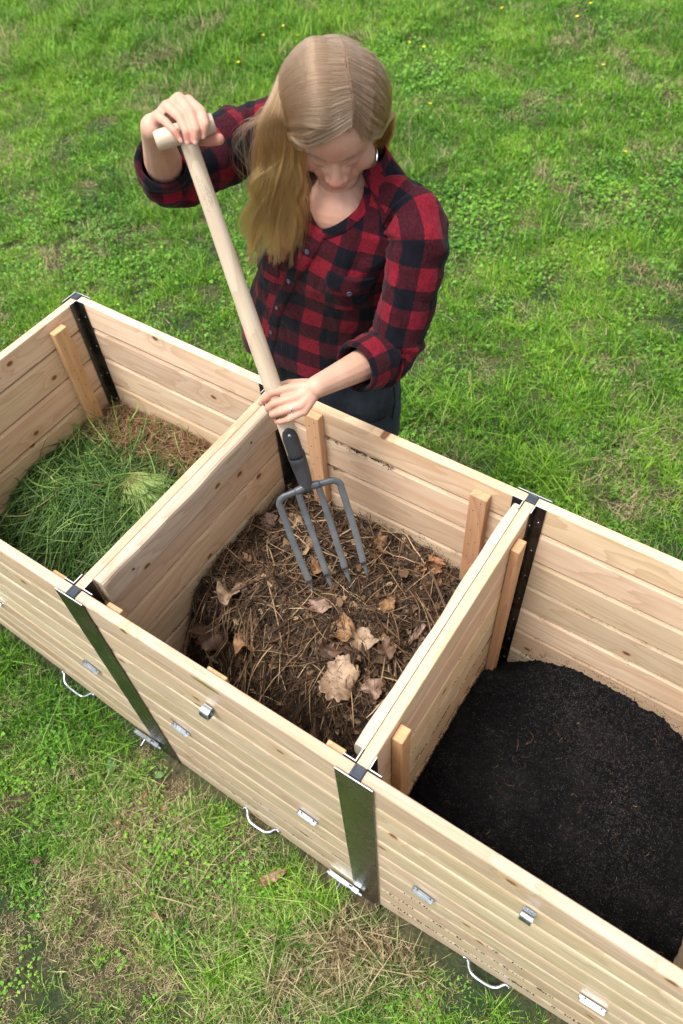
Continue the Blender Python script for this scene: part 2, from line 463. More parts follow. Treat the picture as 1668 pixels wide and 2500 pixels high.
# weathered braces screwed along the two dividers
def brace(x0, x1, y0, y1, z0, z1):
    n = 26; V = []; rr = random.Random(5); sx = 1 if x0 > .0 and x0 < .1 else -1
    sec0 = [(0, 0), (0, z1 - z0), (x1 - x0 - .008, z1 - z0), (x1 - x0 - .002, z1 - z0 - .004), (x1 - x0, z1 - z0 - .012), (x1 - x0, .014), (x1 - x0 - .004, .004), (x1 - x0 - .010, 0)]
    if sx < 0: sec0 = [((x1 - x0) - a, b) for a, b in sec0]
    for i in range(n):
        u = i / (n - 1); y = (u - .5) * (y1 - y0)
        wv = .0016 * math.sin(u * 9 + 1) + .001 * math.sin(u * 23)
        for k, (a, b) in enumerate(sec0):
            V.append((y, -(a - (x1 - x0) / 2) + (wv if k in (3, 4, 5, 6) else 0), b - (z1 - z0) / 2 + (wv if k in (0, 7, 6) else 0)))
    m = len(sec0)
    F = [(i * m + j, i * m + (j + 1) % m, (i + 1) * m + (j + 1) % m, (i + 1) * m + j) for i in range(n - 1) for j in range(m)]
    F += [tuple(range(m)), tuple((n - 1) * m + j for j in range(m))[::-1]]
    o = obj('brace', fix_normals(mesh('brace', V, F, M['weathered'])), comp, ((x0 + x1) / 2, (y0 + y1) / 2, (z0 + z1) / 2), (0, 0, math.pi / 2))
    return o
b1 = brace(SQ + .0006, SQ + .029, .046, W - .030, H - .094, H - .003)
b1['label'] = 'thick rounded weathered brace on the left divider'
b2 = brace(L - SQ - .0225, L - SQ - .0006, .042, W - .028, H - .060, H - .003)
b2.data.materials[0] = M['greyed']; b2['label'] = 'greyish weathered brace on the right divider'
def screw_head(name, parent, loc, axis, r=.0032, mat=None, h=.0016):
    a = unit(axis); P = [np.array(loc) + a * q for q in (0, h * .55, h)]
    V, F = tube(P, [r, r * .92, r * .5], 10)
    return obj(name, fix_normals(mesh(name, V, F, mat or M['zinc'], smooth=False)), parent)
for y, z in ((.125, H - .045), (.56, H - .04)):
    o = screw_head('screw', comp, (SQ + .0288, y, z), (1, 0, 0), .0034, M['thread']); o['label'] = 'dark screw head sunk in the brace'

# cleats: upright battens inside the walls
RY = W - SQ - .0006
holes_mb = []
def cleat(x0, x1, y0, y1, ztop, face, zlow=.12, nails=True):
    o = block('cleat', comp, x0, x1, y0, y1, zlow, ztop, M['batten'], .0016, 'z')
    if nails:
        rr = random.Random(int((x0 + 3) * 1000)); zz = ztop - .018; k = 0
        while zz > ztop - .5:
            for q in ((.3,) if k % 2 else (.68,)):
                if face == '-y': loc = (x0 + (x1 - x0) * q, y0 - .0002, zz)
                elif face == '+x': loc = (x1 + .0002, y0 + (y1 - y0) * q, zz)
                V, F = tube([np.array(loc), np.array(loc) + (np.array((0, -.0005, 0)) if face == '-y' else np.array((.0005, 0, 0)))], [.0017, .0014], 8)
                holes_mb.append((o, V, F))
            zz -= rr.choice((.018, .036, .042)); k += 1
    return o
cleat(.114, .157, RY - .022, RY, .965, '-y')
cleat(.583, .627, RY - .024, RY, .948, '-y')
cleat(AX + SQ + .0006, AX + SQ + .024, .592, .640, .948, '+x')
cleat(L + SQ + .0006, L + SQ + .022, .596, .634, .947, '+x', nails=False)
cleat(L + SQ + .0006, L + SQ + .024, .094, .128, .952, '+x', nails=False)
cleat(.070, .109, SQ + .0006, SQ + .016, .958, '-y', nails=False)
cleat(.347, .396, SQ + .0006, SQ + .012, .960, '-y', nails=False)
cleat(.634, .674, SQ + .0006, SQ + .016, .958, '-y', nails=False)
cleat(-.10, -.06, SQ + .0006, SQ + .014, .950, '-y', nails=False)
for (o, V, F) in holes_mb:
    h = obj('nail_hole', mesh('nail_hole', V, F, M['thread'])); h.parent = o
    h.matrix_parent_inverse = (Matrix.Translation(o.location) @ o.rotation_euler.to_matrix().to_4x4()).inverted()

# posts: extruded square core with sheet flanges, bright cut edges on top, a plastic cap, screws on the flanges
def post(x, y, arms, outs, zlow=-.06, flange=None, screws=()):
    """arms: wall directions leaving the post (+x,-x,+y,-y); outs: sides closed by a full width plate"""
    parts = []; mi = []
    th = .0022; zt = H + .0016
    def plate(x0, x1, y0, y1, z0=zlow):
        V, F = box(x + x0, x + x1, y + y0, y + y1, z0, zt)
        parts.append((V, F)); mi.extend([1 if k == 1 else 0 for k in range(6)])
    V, F = box(x - SQ + .0002, x + SQ - .0002, y - SQ + .0002, y + SQ - .0002, zlow, H - .002); parts.append((V, F)); mi.extend([0] * 6)
    D = {'+x': (1, 0), '-x': (-1, 0), '+y': (0, 1), '-y': (0, -1)}
    e = SQ + .0010; g = .0011
    for a in arms:
        dx, dy = D[a]
        for s_ in (-1, 1):
            side = {(1, 0): ('+y' if s_ > 0 else '-y'), (-1, 0): ('+y' if s_ > 0 else '-y'), (0, 1): ('+x' if s_ > 0 else '-x'), (0, -1): ('+x' if s_ > 0 else '-x')}[(dx, dy)]
            if side in outs: continue
            if dx: plate(min(dx * (SQ + th + g), dx * PL), max(dx * (SQ + th + g), dx * PL), min(s_ * e, s_ * (e + th)), max(s_ * e, s_ * (e + th)))
            else: plate(min(s_ * e, s_ * (e + th)), max(s_ * e, s_ * (e + th)), min(dy * (SQ + g), dy * PL), max(dy * (SQ + g), dy * PL))
    zt_keep = zt
    for s_ in outs:
        dx, dy = D[s_]
        if y > .1 and s_ == '+y': zt = H - .002
        if dy: plate(-PL if '-x' in arms else -SQ - th - g, PL if '+x' in arms else SQ + th + g, min(dy * (SQ + .0024), dy * (SQ + .0024 + th)), max(dy * (SQ + .0024), dy * (SQ + .0024 + th)))
        else: plate(min(dx * (SQ + .0024), dx * (SQ + .0024 + th)), max(dx * (SQ + .0024), dx * (SQ + .0024 + th)), -PL if '-y' in arms else -SQ - g, PL if '+y' in arms else SQ + g)
    V, F = join(parts)
    po = obj('post', fix_normals(mesh('post', V, F, [M['plate'], M['alu']], midx=mi)), comp)
    # cap: a cushion with chamfer and a slightly dished top
    c = SQ - .0002; V = []; F = []
    lev = [(c, H - .006), (c, H + .0018), (c - .0014, H + .0034), (c - .0042, H + .0034), (c - .0054, H + .0024)]
    for r_, z_ in lev: V += [(x - r_, y - r_, z_), (x + r_, y - r_, z_), (x + r_, y + r_, z_), (x - r_, y + r_, z_)]
    for i in range(len(lev) - 1): F += [(i * 4 + j, i * 4 + (j + 1) % 4, (i + 1) * 4 + (j + 1) % 4, (i + 1) * 4 + j) for j in range(4)]
    k = (len(lev) - 1) * 4; F.append((k, k + 1, k + 2, k + 3))
    obj('cap', fix_normals(mesh('cap', V, F, M['cap'])), po)
    for (sx, sy, sz, ax) in screws: screw_head('screw', po, (sx, sy, sz), ax)
    return po
sz9 = [H - .052 - .111 * i for i in range(8)]
yin = lambda Y: Y - SQ - .0034
post(AX, AY, ['+x', '-y'], ['-x', '+y'],
     screws=[(AX + .030, yin(AY), z, (0, -1, 0)) for z in sz9[:5]] + [(AX + SQ + .0034, AY - .030, z - .005, (1, 0, 0)) for z in sz9[:5]])
post(0, W, ['+x', '-x', '-y'], ['+y'], screws=[])
post(L, W, ['+x', '-x', '-y'], ['+y'],
     screws=[(L + .030, yin(W), z, (0, -1, 0)) for z in sz9] + [(L + SQ + .0034, W - .030, H - .055, (1, 0, 0))])
post(FX, W, ['-x', '-y'], ['+x', '+y'])
post(AX, 0, ['+x', '+y'], ['-x', '-y'])
post(0, 0, ['+x', '-x', '+y'], ['-y'])
post(L, 0, ['+x', '-x', '+y'], ['-y'])
post(FX, 0, ['-x', '+y'], ['+x', '-y'])

# front fittings
FY = -SQ - .0022
def handle(x0, x1, z0, z1):
    P = catmull([(x0, FY, z0 + .004), (x0 + .006, FY - .006, z0 + .001), (x0 + .012, FY - .014, z0 - .003), (x0 + .026, FY - .022, z0 - .006),
                 ((x0 + x1) / 2, FY - .024, (z0 + z1) / 2 - .007), (x1 - .026, FY - .022, z1 - .006), (x1 - .012, FY - .014, z1 - .003), (x1 - .006, FY - .006, z1 + .001), (x1, FY, z1 + .004)], 36)
    parts = [tube(P, .0046, 10, flat=.8)]
    for xx, zz in ((x0 - .006, z0), (x1 + .006, z1)): parts.append(box(xx - .010, xx + .010, FY - .0022, FY + .0008, zz - .003, zz + .011, .001))
    V, F = join(parts); o = obj('handle', fix_normals(mesh('handle', V, F, M['zinc'], smooth=True)), comp)
    for xx, zz in ((x0 - .010, z0 + .004), (x1 + .010, z1 + .004)): screw_head('screw', o, (xx, FY - .0022, zz), (0, -1, 0), .0024)
    return o
handle(-.405, -.296, .152, .128); handle(.300, .405, .020, .018); handle(1.024, 1.128, .072, .084)

def strike(x0, x1, z0, z1):
    """folded zinc catch plate with a raised lip and two screws"""
    a = math.atan2(z1 - z0, x1 - x0); Ln = math.hypot(x1 - x0, z1 - z0)
    parts = [box(-Ln / 2, Ln / 2, -.0014, 0, -.0085, .0085, .0005), box(-Ln / 2 + .003, Ln / 2 - .003, -.010, -.0014, -.0085, -.0068, .0004),
             box(-Ln / 2, -Ln / 2 + .002, -.007, -.0014, -.0065, .0045, .0004)]
    V, F = join(parts); o = obj('catch_plate', fix_normals(mesh('catch_plate', V, F, M['zinc'])), comp, ((x0 + x1) / 2, FY - .0002, (z0 + z1) / 2), (0, -a, 0))
    for q in (-.3, .3):
        s_ = screw_head('screw', o, (q * Ln, -.0014, .002), (0, -1, 0), .0022, M['thread'])
    return o
strike(.148, .200, .489, .472); strike(.536, .592, .462, .452); strike(-.163, -.113, .507, .484)
strike(.853, .909, .474, .465); strike(1.238, 1.294, .513, .521); strike(-.545, -.488, .520, .506)

def pull(x, z, style=0):
    """small bright pull: a band of strap folded out from the boards"""
    w = .011
    if style == 0: prof = [(0, .013), (-.009, .014), (-.018, .010), (-.022, .001), (-.021, -.008), (-.014, -.013), (-.006, -.013), (0, -.012)]
    else: prof = [(0, .010), (-.010, .016), (-.018, .013), (-.021, .002), (-.017, -.010), (-.004, -.016)]
    P = catmull([(0, a, b) for a, b in prof], 22); n = len(P); V = []
    for p in P:
        q = p * np.array([1, .86, .86]) if True else p
        V += [(-w, p[1], p[2]), (w, p[1], p[2]), (w, q[1] + .0006, q[2]), (-w, q[1] + .0006, q[2])]
    F = [(i * 4 + j, i * 4 + (j + 1) % 4, i * 4 + 4 + (j + 1) % 4, i * 4 + 4 + j) for i in range(n - 1) for j in range(4)] + [(0, 1, 2, 3), (n * 4 - 1, n * 4 - 2, n * 4 - 3, n * 4 - 4)]
    parts = [(V, F), box(-w, w, -.0012, 0, -.0135, .0145)]
    V, F = join(parts); return obj('pull', fix_normals(mesh('pull', V, F, M['zinc'], smooth=False)), comp, (x, FY - .0004, z))
pull(.350, .829); pull(1.073, .866, 1)

def slide_bolt(xc, zc, tilt):
    parts = [box(-.050, .050, -.002, 0, -.010, .016, .0005), box(-.046, .018, -.011, -.002, -.004, -.0005, .0004), box(-.046, .018, -.011, -.002, .008, .0105, .0004),
             box(.030, .050, -.012, -.002, -.004, .011, .0004)]
    V, F = tube([(-.052, -.0065, .0038), (.062, -.0065, .0038)], .0042, 10); parts.append((V, F))
    V, F = tube([(-.006, -.0075, .0038), (-.006, -.026, -.002)], .0026, 8); parts.append((V, F)); parts.append(ellipsoid((-.006, -.028, -.003), (.004, .004, .004), None, 10, 6))
    V, F = join(parts); return obj('slide_bolt', fix_normals(mesh('slide_bolt', V, F, M['zinc'])), comp, (xc, FY - .0052, zc), (0, tilt, 0))
slide_bolt(-.064, .092, -.12); slide_bolt(.645, .006, .03)

# dirt caught in the seams of the lower boards
def dirt_mat():
    t = NT('dark_compost'); n = t.noise(t.coord(), 90, 4, .7)
    t.P(Base_Color=t.mix(t.rng(n, .35, .7), (.012, .009, .007), (.055, .036, .024)), Roughness=.95); t.bump(n, .6, .004); return t.m
M['dirt'] = dirt_mat()
OCT = np.array([(1, 0, 0), (-1, 0, 0), (0, 1, 0), (0, -1, 0), (0, 0, 1), (0, 0, -1)], float)
OCF = np.array([(0, 2, 4), (2, 1, 4), (1, 3, 4), (3, 0, 4), (2, 0, 5), (1, 2, 5), (3, 1, 5), (0, 3, 5)])
def crumbs(C, R, squash=.7):
    n = len(C); J = rng.uniform(.55, 1.35, (n, 6, 1)) * OCT[None]; A = rng.normal(size=(n, 3, 3)); Qm, _ = np.linalg.qr(A)
    V = np.einsum('nij,nkj->nki', Qm, J) * R[:, None, None]; V[:, :, 2] *= squash
    V = (V + C[:, None, :]).reshape(-1, 3); F = (OCF[None] + (np.arange(n) * 6)[:, None, None]).reshape(-1, 3)
    return V, F
def seam_dirt():
    P = []; R = []
    zs = [H - .0924 - .111 * i for i in range(9)]
    def run(fn, z, u0, u1, n, size=.0012, drop=.012):
        k = 0; n = n * 2.2
        while k < n:
            c = rng.uniform(u0, u1); m = int(rng.integers(3, 14) * 2)
            for _ in range(m):
                P.append(fn(c + rng.normal() * .008, z + .001 - abs(rng.normal()) * drop * rng.random())); R.append(size * .62 * rng.uniform(.3, 1.5))
            k += m
    rear = lambda x, z: (x, RY - .0004, z)
    div = lambda y, z: (L + SQ + .0004, y, z)
    divl = lambda y, z: (SQ + .0004, y, z)
    front = lambda x, z: (x, FY + .0006, z)
    run(rear, zs[0], .16, .36, 160, .0022, .009); run(rear, zs[1], .16, .26, 40, .0018); run(rear, zs[3], .3, .6, 240, .0013, .006); run(rear, zs[2], .42, .62, 40, .0011)
    run(rear, zs[2] - .05, .3, .62, 14, .0011, .1)
    for i, n in ((1, 14), (2, 50), (3, 40), (4, 60), (5, 260), (6, 420)): run(rear, zs[i], .77, 1.38, n, .0011 if i < 5 else .0022, .010)
    run(rear, .40, .78, 1.38, 120, .0010, .18)
    for i, n in ((1, 30), (2, 110), (3, 220), (4, 240)): run(div, zs[i], .08, .66, n, .0011 if i < 3 else .0017, .006)
    run(div, .45, .1, .66, 90, .0009, .2)
    run(divl, zs[2], .1, .65, 60, .0012, .005); run(divl, zs[3], .15, .66, 220, .0018, .006)
    for i, n, a, b in ((6, 200, .12, .68), (7, 160, .1, .68), (5, 20, .1, .68)): run(front, zs[i], a, b, n, .0012, .004)
    for i, n in ((5, 30), (6, 120), (7, 240)): 
        for _ in range(n // 6):
            x = rng.uniform(.78, 1.36); f = np.interp(x, [L, FX], [1.033, .83])
            for __ in range(6): P.append((x + rng.normal() * .008, FY + .0006, H - (H - zs[i]) * f + .001 - rng.random() * .004)); R.append(.0014 * rng.uniform(.4, 1.6))
    V, F = crumbs(np.array(P), np.array(R), 1.0)
    o = obj('dirt_crumbs', fast_mesh('dirt_crumbs', V, F, M['dirt']), comp); prop(o, kind='stuff')
seam_dirt()

# ------------------------------------------------------------------ heaps in the bins
def heap_grid(name, x0, x1, y0, y1, hf, n, mat, kind='stuff', label=None, cat=None):
    xs = np.linspace(x0, x1, n); ys = np.linspace(y0, y1, n); X, Y = np.meshgrid(xs, ys); Z = hf(X, Y)
    V = np.stack([X, Y, Z], -1).reshape(-1, 3); i = (np.arange(n - 1)[:, None] * n + np.arange(n - 1)[None, :]).ravel()
    F = np.stack([i, i + 1, i + n + 1, i + n], -1)
    # skirt down to the ground so that the heap is solid
    ring = list(range(n)) + [k * n + n - 1 for k in range(1, n)] + [(n - 1) * n + k for k in range(n - 2, -1, -1)] + [k * n for k in range(n - 2, 0, -1)]
    b = V[ring].copy(); b[:, 2] = np.minimum(.02, b[:, 2] - .01); o = len(V); V = np.vstack([V, b]); m = len(ring)
    SF = np.array([(ring[k], o + k, o + (k + 1) % m, ring[(k + 1) % m]) for k in range(m)])
    return V, np.vstack([F, SF])

def smooth01(x, a, b):
    t_ = np.clip((x - a) / (b - a), 0, 1); return t_ * t_ * (3 - 2 * t_)

def h_mid(x, y):
    z = .578 + .032 * np.exp(-((x - .36) ** 2 + (y - .42) ** 2) / .035) + .050 * np.exp(-((x - .16) ** 2 / .03 + (y - .47) ** 2 / .03)) + .03 * np.exp(-((x - .42) ** 2 + (y - .33) ** 2) / .02)
    z = z - .02 * smooth01(x, .5, .7)
    drop = 1 - smooth01(y, .07 + .05 * np.sin(x * 9 + 2), .27)
    z = z - drop * (.22 + .06 * np.exp(-((x - .20) ** 2) / .012)) - .22 * np.exp(-((x - .19) ** 2 / .028 + (y - .11) ** 2 / .013))
    z = z + (fbm(x * 13, y * 13, 4, 3) - .47) * .100 - .022 * np.exp(-((x - .33) ** 2 + (y - .50) ** 2) / .006) + (fbm(x * 60, y * 60, 3, 9) - .45) * .022
    return z
def h_grass(x, y):
    z = .575 - .015 * smooth01(x, -.45, -.7) - .20 * (1 - smooth01(y, .06, .34)) + .03 * np.exp(-((x + .36) ** 2 + (y - .36) ** 2) / .03)
    return z + (fbm(x * 12 + 3, y * 12, 4, 13) - .47) * .05
def h_soil(x, y):
    z = .380 + .065 * np.exp(-((x - 1.06) ** 2 + (y - .38) ** 2) / .045)
    z = z - .16 * np.exp(-(((x - .73) ** 2) / .012 + ((y - .73) ** 2) / .010)) - .14 * np.exp(-(((x - 1.42) ** 2) / .02 + ((y - .75) ** 2) / .02))
    z = z - .08 * (1 - smooth01(y, .0, .22)) - .05 * smooth01(x, 1.1, 1.4)
    ridge = np.abs(fbm(x * 9 + 4, y * 9, 3, 31) - .45)
    z = z + (fbm(x * 22, y * 22, 4, 23) - .47) * .036 + (fbm(x * 95, y * 95, 3, 27) - .45) * .020 - ridge * .03
    z = z + .006 * smooth01(vnoise(x * 60, y * 60, 29), .45, .9) + .004 * smooth01(vnoise(x * 130 + 5, y * 130, 33), .5, .9)
    return z

def stalk_material(name, cols, rough=.7, trans=0.0, wscale=30):
    """colour of each stalk comes from its own 'tone' value"""
    t = NT(name); a = t.attr('tone'); n = t.noise(t.coord(), wscale, 3)
    k = t.math('ADD', a.outputs['Fac'], t.math('MULTIPLY', t.math('SUBTRACT', n, .5), .12))
    c = t.ramp(k, [(i / (len(cols) - 1), q) for i, q in enumerate(cols)])
    t.P(Base_Color=c, Roughness=rough, Specular_IOR_Level=.3)
    if trans:
        tr = t.new('ShaderNodeBsdfTranslucent'); t.set(tr.inputs[0], c); mx = t.new('ShaderNodeMixShader'); mx.inputs[0].default_value = trans
        t.l.new(t.b.outputs[0], mx.inputs[1]); t.l.new(tr.outputs[0], mx.inputs[2]); t.l.new(mx.outputs[0], t.out.inputs['Surface'])
    return t.m

M['heap_base'] = dirt_mat(); M['heap_base'].name = 'rotting_leaf_mould'
M['straw'] = stalk_material('brown_stalks', [(.012, .0075, .005), (.032, .018, .010), (.080, .044, .024), (.175, .10, .054), (.36, .25, .14), (.55, .42, .26)])
M['clip'] = stalk_material('cut_grass', [(.018, .042, .010), (.040, .095, .020), (.085, .175, .034), (.17, .29, .065), (.32, .42, .13), (.30, .19, .095), (.13, .052, .026)], .5, .2)
M['leaf'] = None

def scatter_stalks(n, x0, x1, y0, y1, hf, lmin, lmax, wmin, wmax, m=7, lift=.012, curl=.5, tonef=None, dens=None, steep=.25, margin=.004, bump_=.004):
    """curved stalks that lie on a heap and stay inside the bin"""
    X = rng.uniform(x0, x1, n * 2); Y = rng.uniform(y0, y1, n * 2)
    if dens is not None:
        k = rng.random(n * 2) < dens(X, Y); X, Y = X[k][:n], Y[k][:n]
    else: X, Y = X[:n], Y[:n]
    n = len(X)
    Ln = lmin + (lmax - lmin) * rng.random(n) ** 2.0; A = rng.uniform(0, 2 * np.pi, n); K = rng.normal(0, curl, n)
    u = np.linspace(-.5, .5, m)
    ang = A[:, None] + K[:, None] * u[None] * 2
    dx = np.cos(ang) * Ln[:, None] / (m - 1); dy = np.sin(ang) * Ln[:, None] / (m - 1)
    PX = X[:, None] + np.cumsum(dx, 1) - dx.sum(1)[:, None] / 2; PY = Y[:, None] + np.cumsum(dy, 1) - dy.sum(1)[:, None] / 2
    PX = np.clip(PX, x0 + margin, x1 - margin); PY = np.clip(PY, y0 + margin, y1 - margin)
    base = hf(PX, PY)
    tilt = rng.normal(0, steep, n)[:, None] * u[None] * Ln[:, None]
    line = base.max(axis=1, keepdims=True) * .55 + base * .45
    PZ = line + tilt + rng.random(n)[:, None] * lift + bump_ * np.sin(u[None] * rng.uniform(3, 9, n)[:, None] + rng.uniform(0, 6, n)[:, None])
    Wd = rng.uniform(wmin, wmax, n)[:, None] * (1 - np.abs(u[None] * 1.7) ** 3).clip(.25, 1)
    V, F, rid = ribbons(np.stack([PX, PY, PZ], -1), Wd)
    tone = tonef(X, Y, n) if tonef else rng.random(n)
    return V, F, tone[rid]

def merge_ribbons(name, sets, mat):
    V = []; F = []; T = []; o = 0
    for v, f, t_ in sets: V.append(v); F.append(f + o); T.append(t_); o += len(v)
    me = fast_mesh(name, np.vstack(V), np.vstack(F), mat); attr(me, 'tone', np.concatenate(T)); return me

IN = .0135
# --- middle bin: half-rotted compost
mx0, mx1, my0, my1 = SQ + IN - .012, L - SQ - IN + .012, SQ + .001, W - SQ - .001
V, F = heap_grid('c', mx0, mx1, my0, my1, h_mid, 150, None)
compost = obj('compost_heap', fast_mesh('compost_heap', V, F, M['heap_base'], smooth=True))
prop(compost, 'brown half rotted compost heap of stalks and leaves in the middle bin', 'compost', kind='stuff')
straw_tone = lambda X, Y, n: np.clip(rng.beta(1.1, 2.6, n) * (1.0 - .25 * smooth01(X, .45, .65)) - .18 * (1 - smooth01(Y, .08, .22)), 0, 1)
dens = lambda X, Y: .35 + .65 * (1 - smooth01(X, .42, .66))
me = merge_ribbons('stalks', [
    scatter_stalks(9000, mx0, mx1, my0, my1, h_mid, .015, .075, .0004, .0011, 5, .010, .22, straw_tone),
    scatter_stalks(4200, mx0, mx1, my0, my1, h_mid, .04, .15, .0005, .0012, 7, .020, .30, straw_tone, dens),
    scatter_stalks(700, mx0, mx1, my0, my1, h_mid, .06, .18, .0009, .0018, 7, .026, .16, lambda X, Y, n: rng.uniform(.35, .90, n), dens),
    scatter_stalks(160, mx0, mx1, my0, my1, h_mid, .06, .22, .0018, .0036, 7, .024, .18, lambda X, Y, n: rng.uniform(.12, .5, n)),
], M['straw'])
prop(obj('stalks', me, compost), kind='stuff')

# small broken leaf pieces
def leaf_bits(n, x0, x1, y0, y1, hf, smin, smax, tone, lift=.012):
    X = rng.uniform(x0, x1, n); Y = rng.uniform(y0, y1, n); Z = hf(X, Y) + rng.random(n) * lift
    k = 7; a = np.linspace(0, 2 * np.pi, k, endpoint=False); r = rng.uniform(.45, 1.2, (n, k)); sz = smin + (smax - smin) * rng.random(n) ** 2.2
    P = np.stack([np.cos(a)[None] * r, np.sin(a)[None] * r * .7, rng.normal(0, .22, (n, k))], -1) * sz[:, None, None]
    P = np.concatenate([P, rng.normal(0, .15, (n, 1, 3)) * sz[:, None, None]], 1)
    ax = rng.normal(size=(n, 3)) * .38 + np.array([0, 0, 1]); ax /= np.linalg.norm(ax, axis=1)[:, None]
    t1 = np.cross(ax, rng.normal(size=(n, 3))); t1 /= np.linalg.norm(t1, axis=1)[:, None]; t2 = np.cross(ax, t1)
    V = P[..., 0:1] * t1[:, None] + P[..., 1:2] * t2[:, None] + P[..., 2:3] * ax[:, None] + np.stack([X, Y, Z], -1)[:, None]
    V[..., 0] = V[..., 0].clip(x0 + .002, x1 - .002); V[..., 1] = V[..., 1].clip(y0 + .002, y1 - .002)
    f = np.array([(i, (i + 1) % k, k) for i in range(k)]); F = (f[None] + (np.arange(n) * (k + 1))[:, None, None]).reshape(-1, 3)
    return V.reshape(-1, 3), F, np.repeat(tone(n), k + 1)
V, F, T_ = leaf_bits(5200, mx0, mx1, my0, my1, h_mid, .003, .020, lambda n: np.clip(rng.beta(1.5, 2.8, n), 0, 1), .018)
v2, f2, t2 = leaf_bits(110, mx0 + .02, mx1 - .02, my0 + .02, my1 - .02, h_mid, .010, .030, lambda n: rng.uniform(.30, .82, n), .030); F = np.vstack([F, f2 + len(V)]); V = np.vstack([V, v2]); T_ = np.concatenate([T_, t2])
me = fast_mesh('leaf_fragments', V, F, M['straw']); attr(me, 'tone', T_); prop(obj('leaf_fragments', me, compost), kind='stuff')
C_ = np.stack([rng.uniform(mx0 + .004, mx1 - .004, 9000), rng.uniform(my0 + .004, my1 - .004, 9000)], -1); C_ = np.column_stack([C_, h_mid(C_[:, 0], C_[:, 1]) + .001])
V, F = crumbs(C_, .0008 + .0034 * rng.random(9000) ** 3); prop(obj('crumbs', fast_mesh('crumbs', V, F, M['heap_base']), compost), kind='stuff')

# --- left bin: fresh cut grass over old hay
lx0, lx1 = AX + SQ + .001, -SQ - .001
V, F = heap_grid('g', lx0, lx1, my0, my1, h_grass, 90, None)
t = NT('matted_clippings'); n = t.noise(t.coord(), 40, 4, .7); n2 = t.noise(t.coord(), 5, 2)
t.P(Base_Color=t.mix(t.rng(n2, .4, .6), t.mix(t.rng(n, .35, .7), (.010, .022, .008), (.03, .06, .018)), t.mix(t.rng(n, .35, .7), (.02, .014, .008), (.09, .05, .025))), Roughness=.9); t.bump(n, .8, .01)
clip = obj('grass_clippings', fast_mesh('grass_clippings', V, F, t.m, smooth=True))
prop(clip, 'heap of dark green cut grass mixed with brown hay in the left bin', 'grass clippings', kind='stuff')
green_m = lambda X, Y: np.clip(1.15 - smooth01(Y + .12 * smooth01(X, -.3, -.1), .46, .60) * 1.12 - (1 - smooth01(Y, .06, .16)) * .4, 0.04, 1)
gt = lambda lo, hi: (lambda X, Y, n: np.clip(lo + (hi - lo) * rng.beta(1.6, 2.4, n), 0, 1))
me = merge_ribbons('cut_blades', [
    scatter_stalks(7000, lx0, lx1, my0, my1, h_grass, .05, .17, .0006, .0015, 8, .022, .55, gt(0.0, .52), green_m),
    scatter_stalks(3000, lx0, lx1, my0, my1, h_grass, .12, .32, .0008, .0020, 11, .034, .5, gt(.05, .60), green_m),
    scatter_stalks(160, lx0, lx1, my0, my1, h_grass, .14, .34, .0012, .0022, 11, .040, .35, gt(.5, .72), green_m),
    scatter_stalks(6500, lx0, lx1, .42, my1, h_grass, .02, .12, .0006, .0014, 6, .034, .7, gt(.80, 1.0), lambda X, Y: smooth01(Y + .12 * smooth01(X, -.3, -.1), .48, .60)),
    scatter_stalks(700, lx0, lx1, my0, .2, h_grass, .02, .10, .0004, .0010, 6, .012, .7, gt(.75, 1.0)),
    scatter_stalks(90, lx0, lx1, my0, my1, h_grass, .10, .24, .0011, .0020, 9, .036, .3, gt(.76, .88)),
], M['clip'])
prop(obj('cut_blades', me, clip), kind='stuff')
V, F, T_ = leaf_bits(420, lx0 + .01, lx1 - .01, .50, my1 - .004, h_grass, .004, .022, lambda n: np.clip(rng.beta(1.5, 2.4, n), 0, 1), .036)
me = fast_mesh('leaf_fragments', V, F, M['straw']); attr(me, 'tone', T_); prop(obj('leaf_fragments', me, clip), kind='stuff')
# a straw-coloured tuft lying on the clippings, and seed heads
Pt = []
for i in range(420):
    a = rng.normal(-.10, .28); c = np.array([-.40 + rng.normal() * .010, .455 + rng.normal() * .008]); ln = rng.uniform(.07, .20)
    u = np.linspace(0, 1, 8); d = np.array([math.cos(a), math.sin(a)])
    xy = c[None] + d[None] * (u * ln)[:, None] + np.stack([-d[1] * u * u, d[0] * u * u], -1) * rng.normal() * .03
    xy[:, 0] = xy[:, 0].clip(lx0 + .004, lx1 - .004)
    z = h_grass(xy[:, 0], xy[:, 1]) + .022 + rng.random() * .016 + .012 * np.sin(u * 3); Pt.append(np.column_stack([xy, z]))
Pt = np.array(Pt); V, F, rid = ribbons(Pt, np.full(Pt.shape[:2], .0007) * rng.uniform(.6, 1.5, (len(Pt), 1)))
me = fast_mesh('straw_tuft', V, F, M['clip']); tt = np.clip(.80 - (Pt[:, :, 0] + .40) * 1.9 + rng.normal(0, .04, (len(Pt), 1)), .45, .9); attr(me, 'tone', np.repeat(tt.reshape(-1), 2))
prop(obj('straw_tuft', me, clip), kind='stuff')
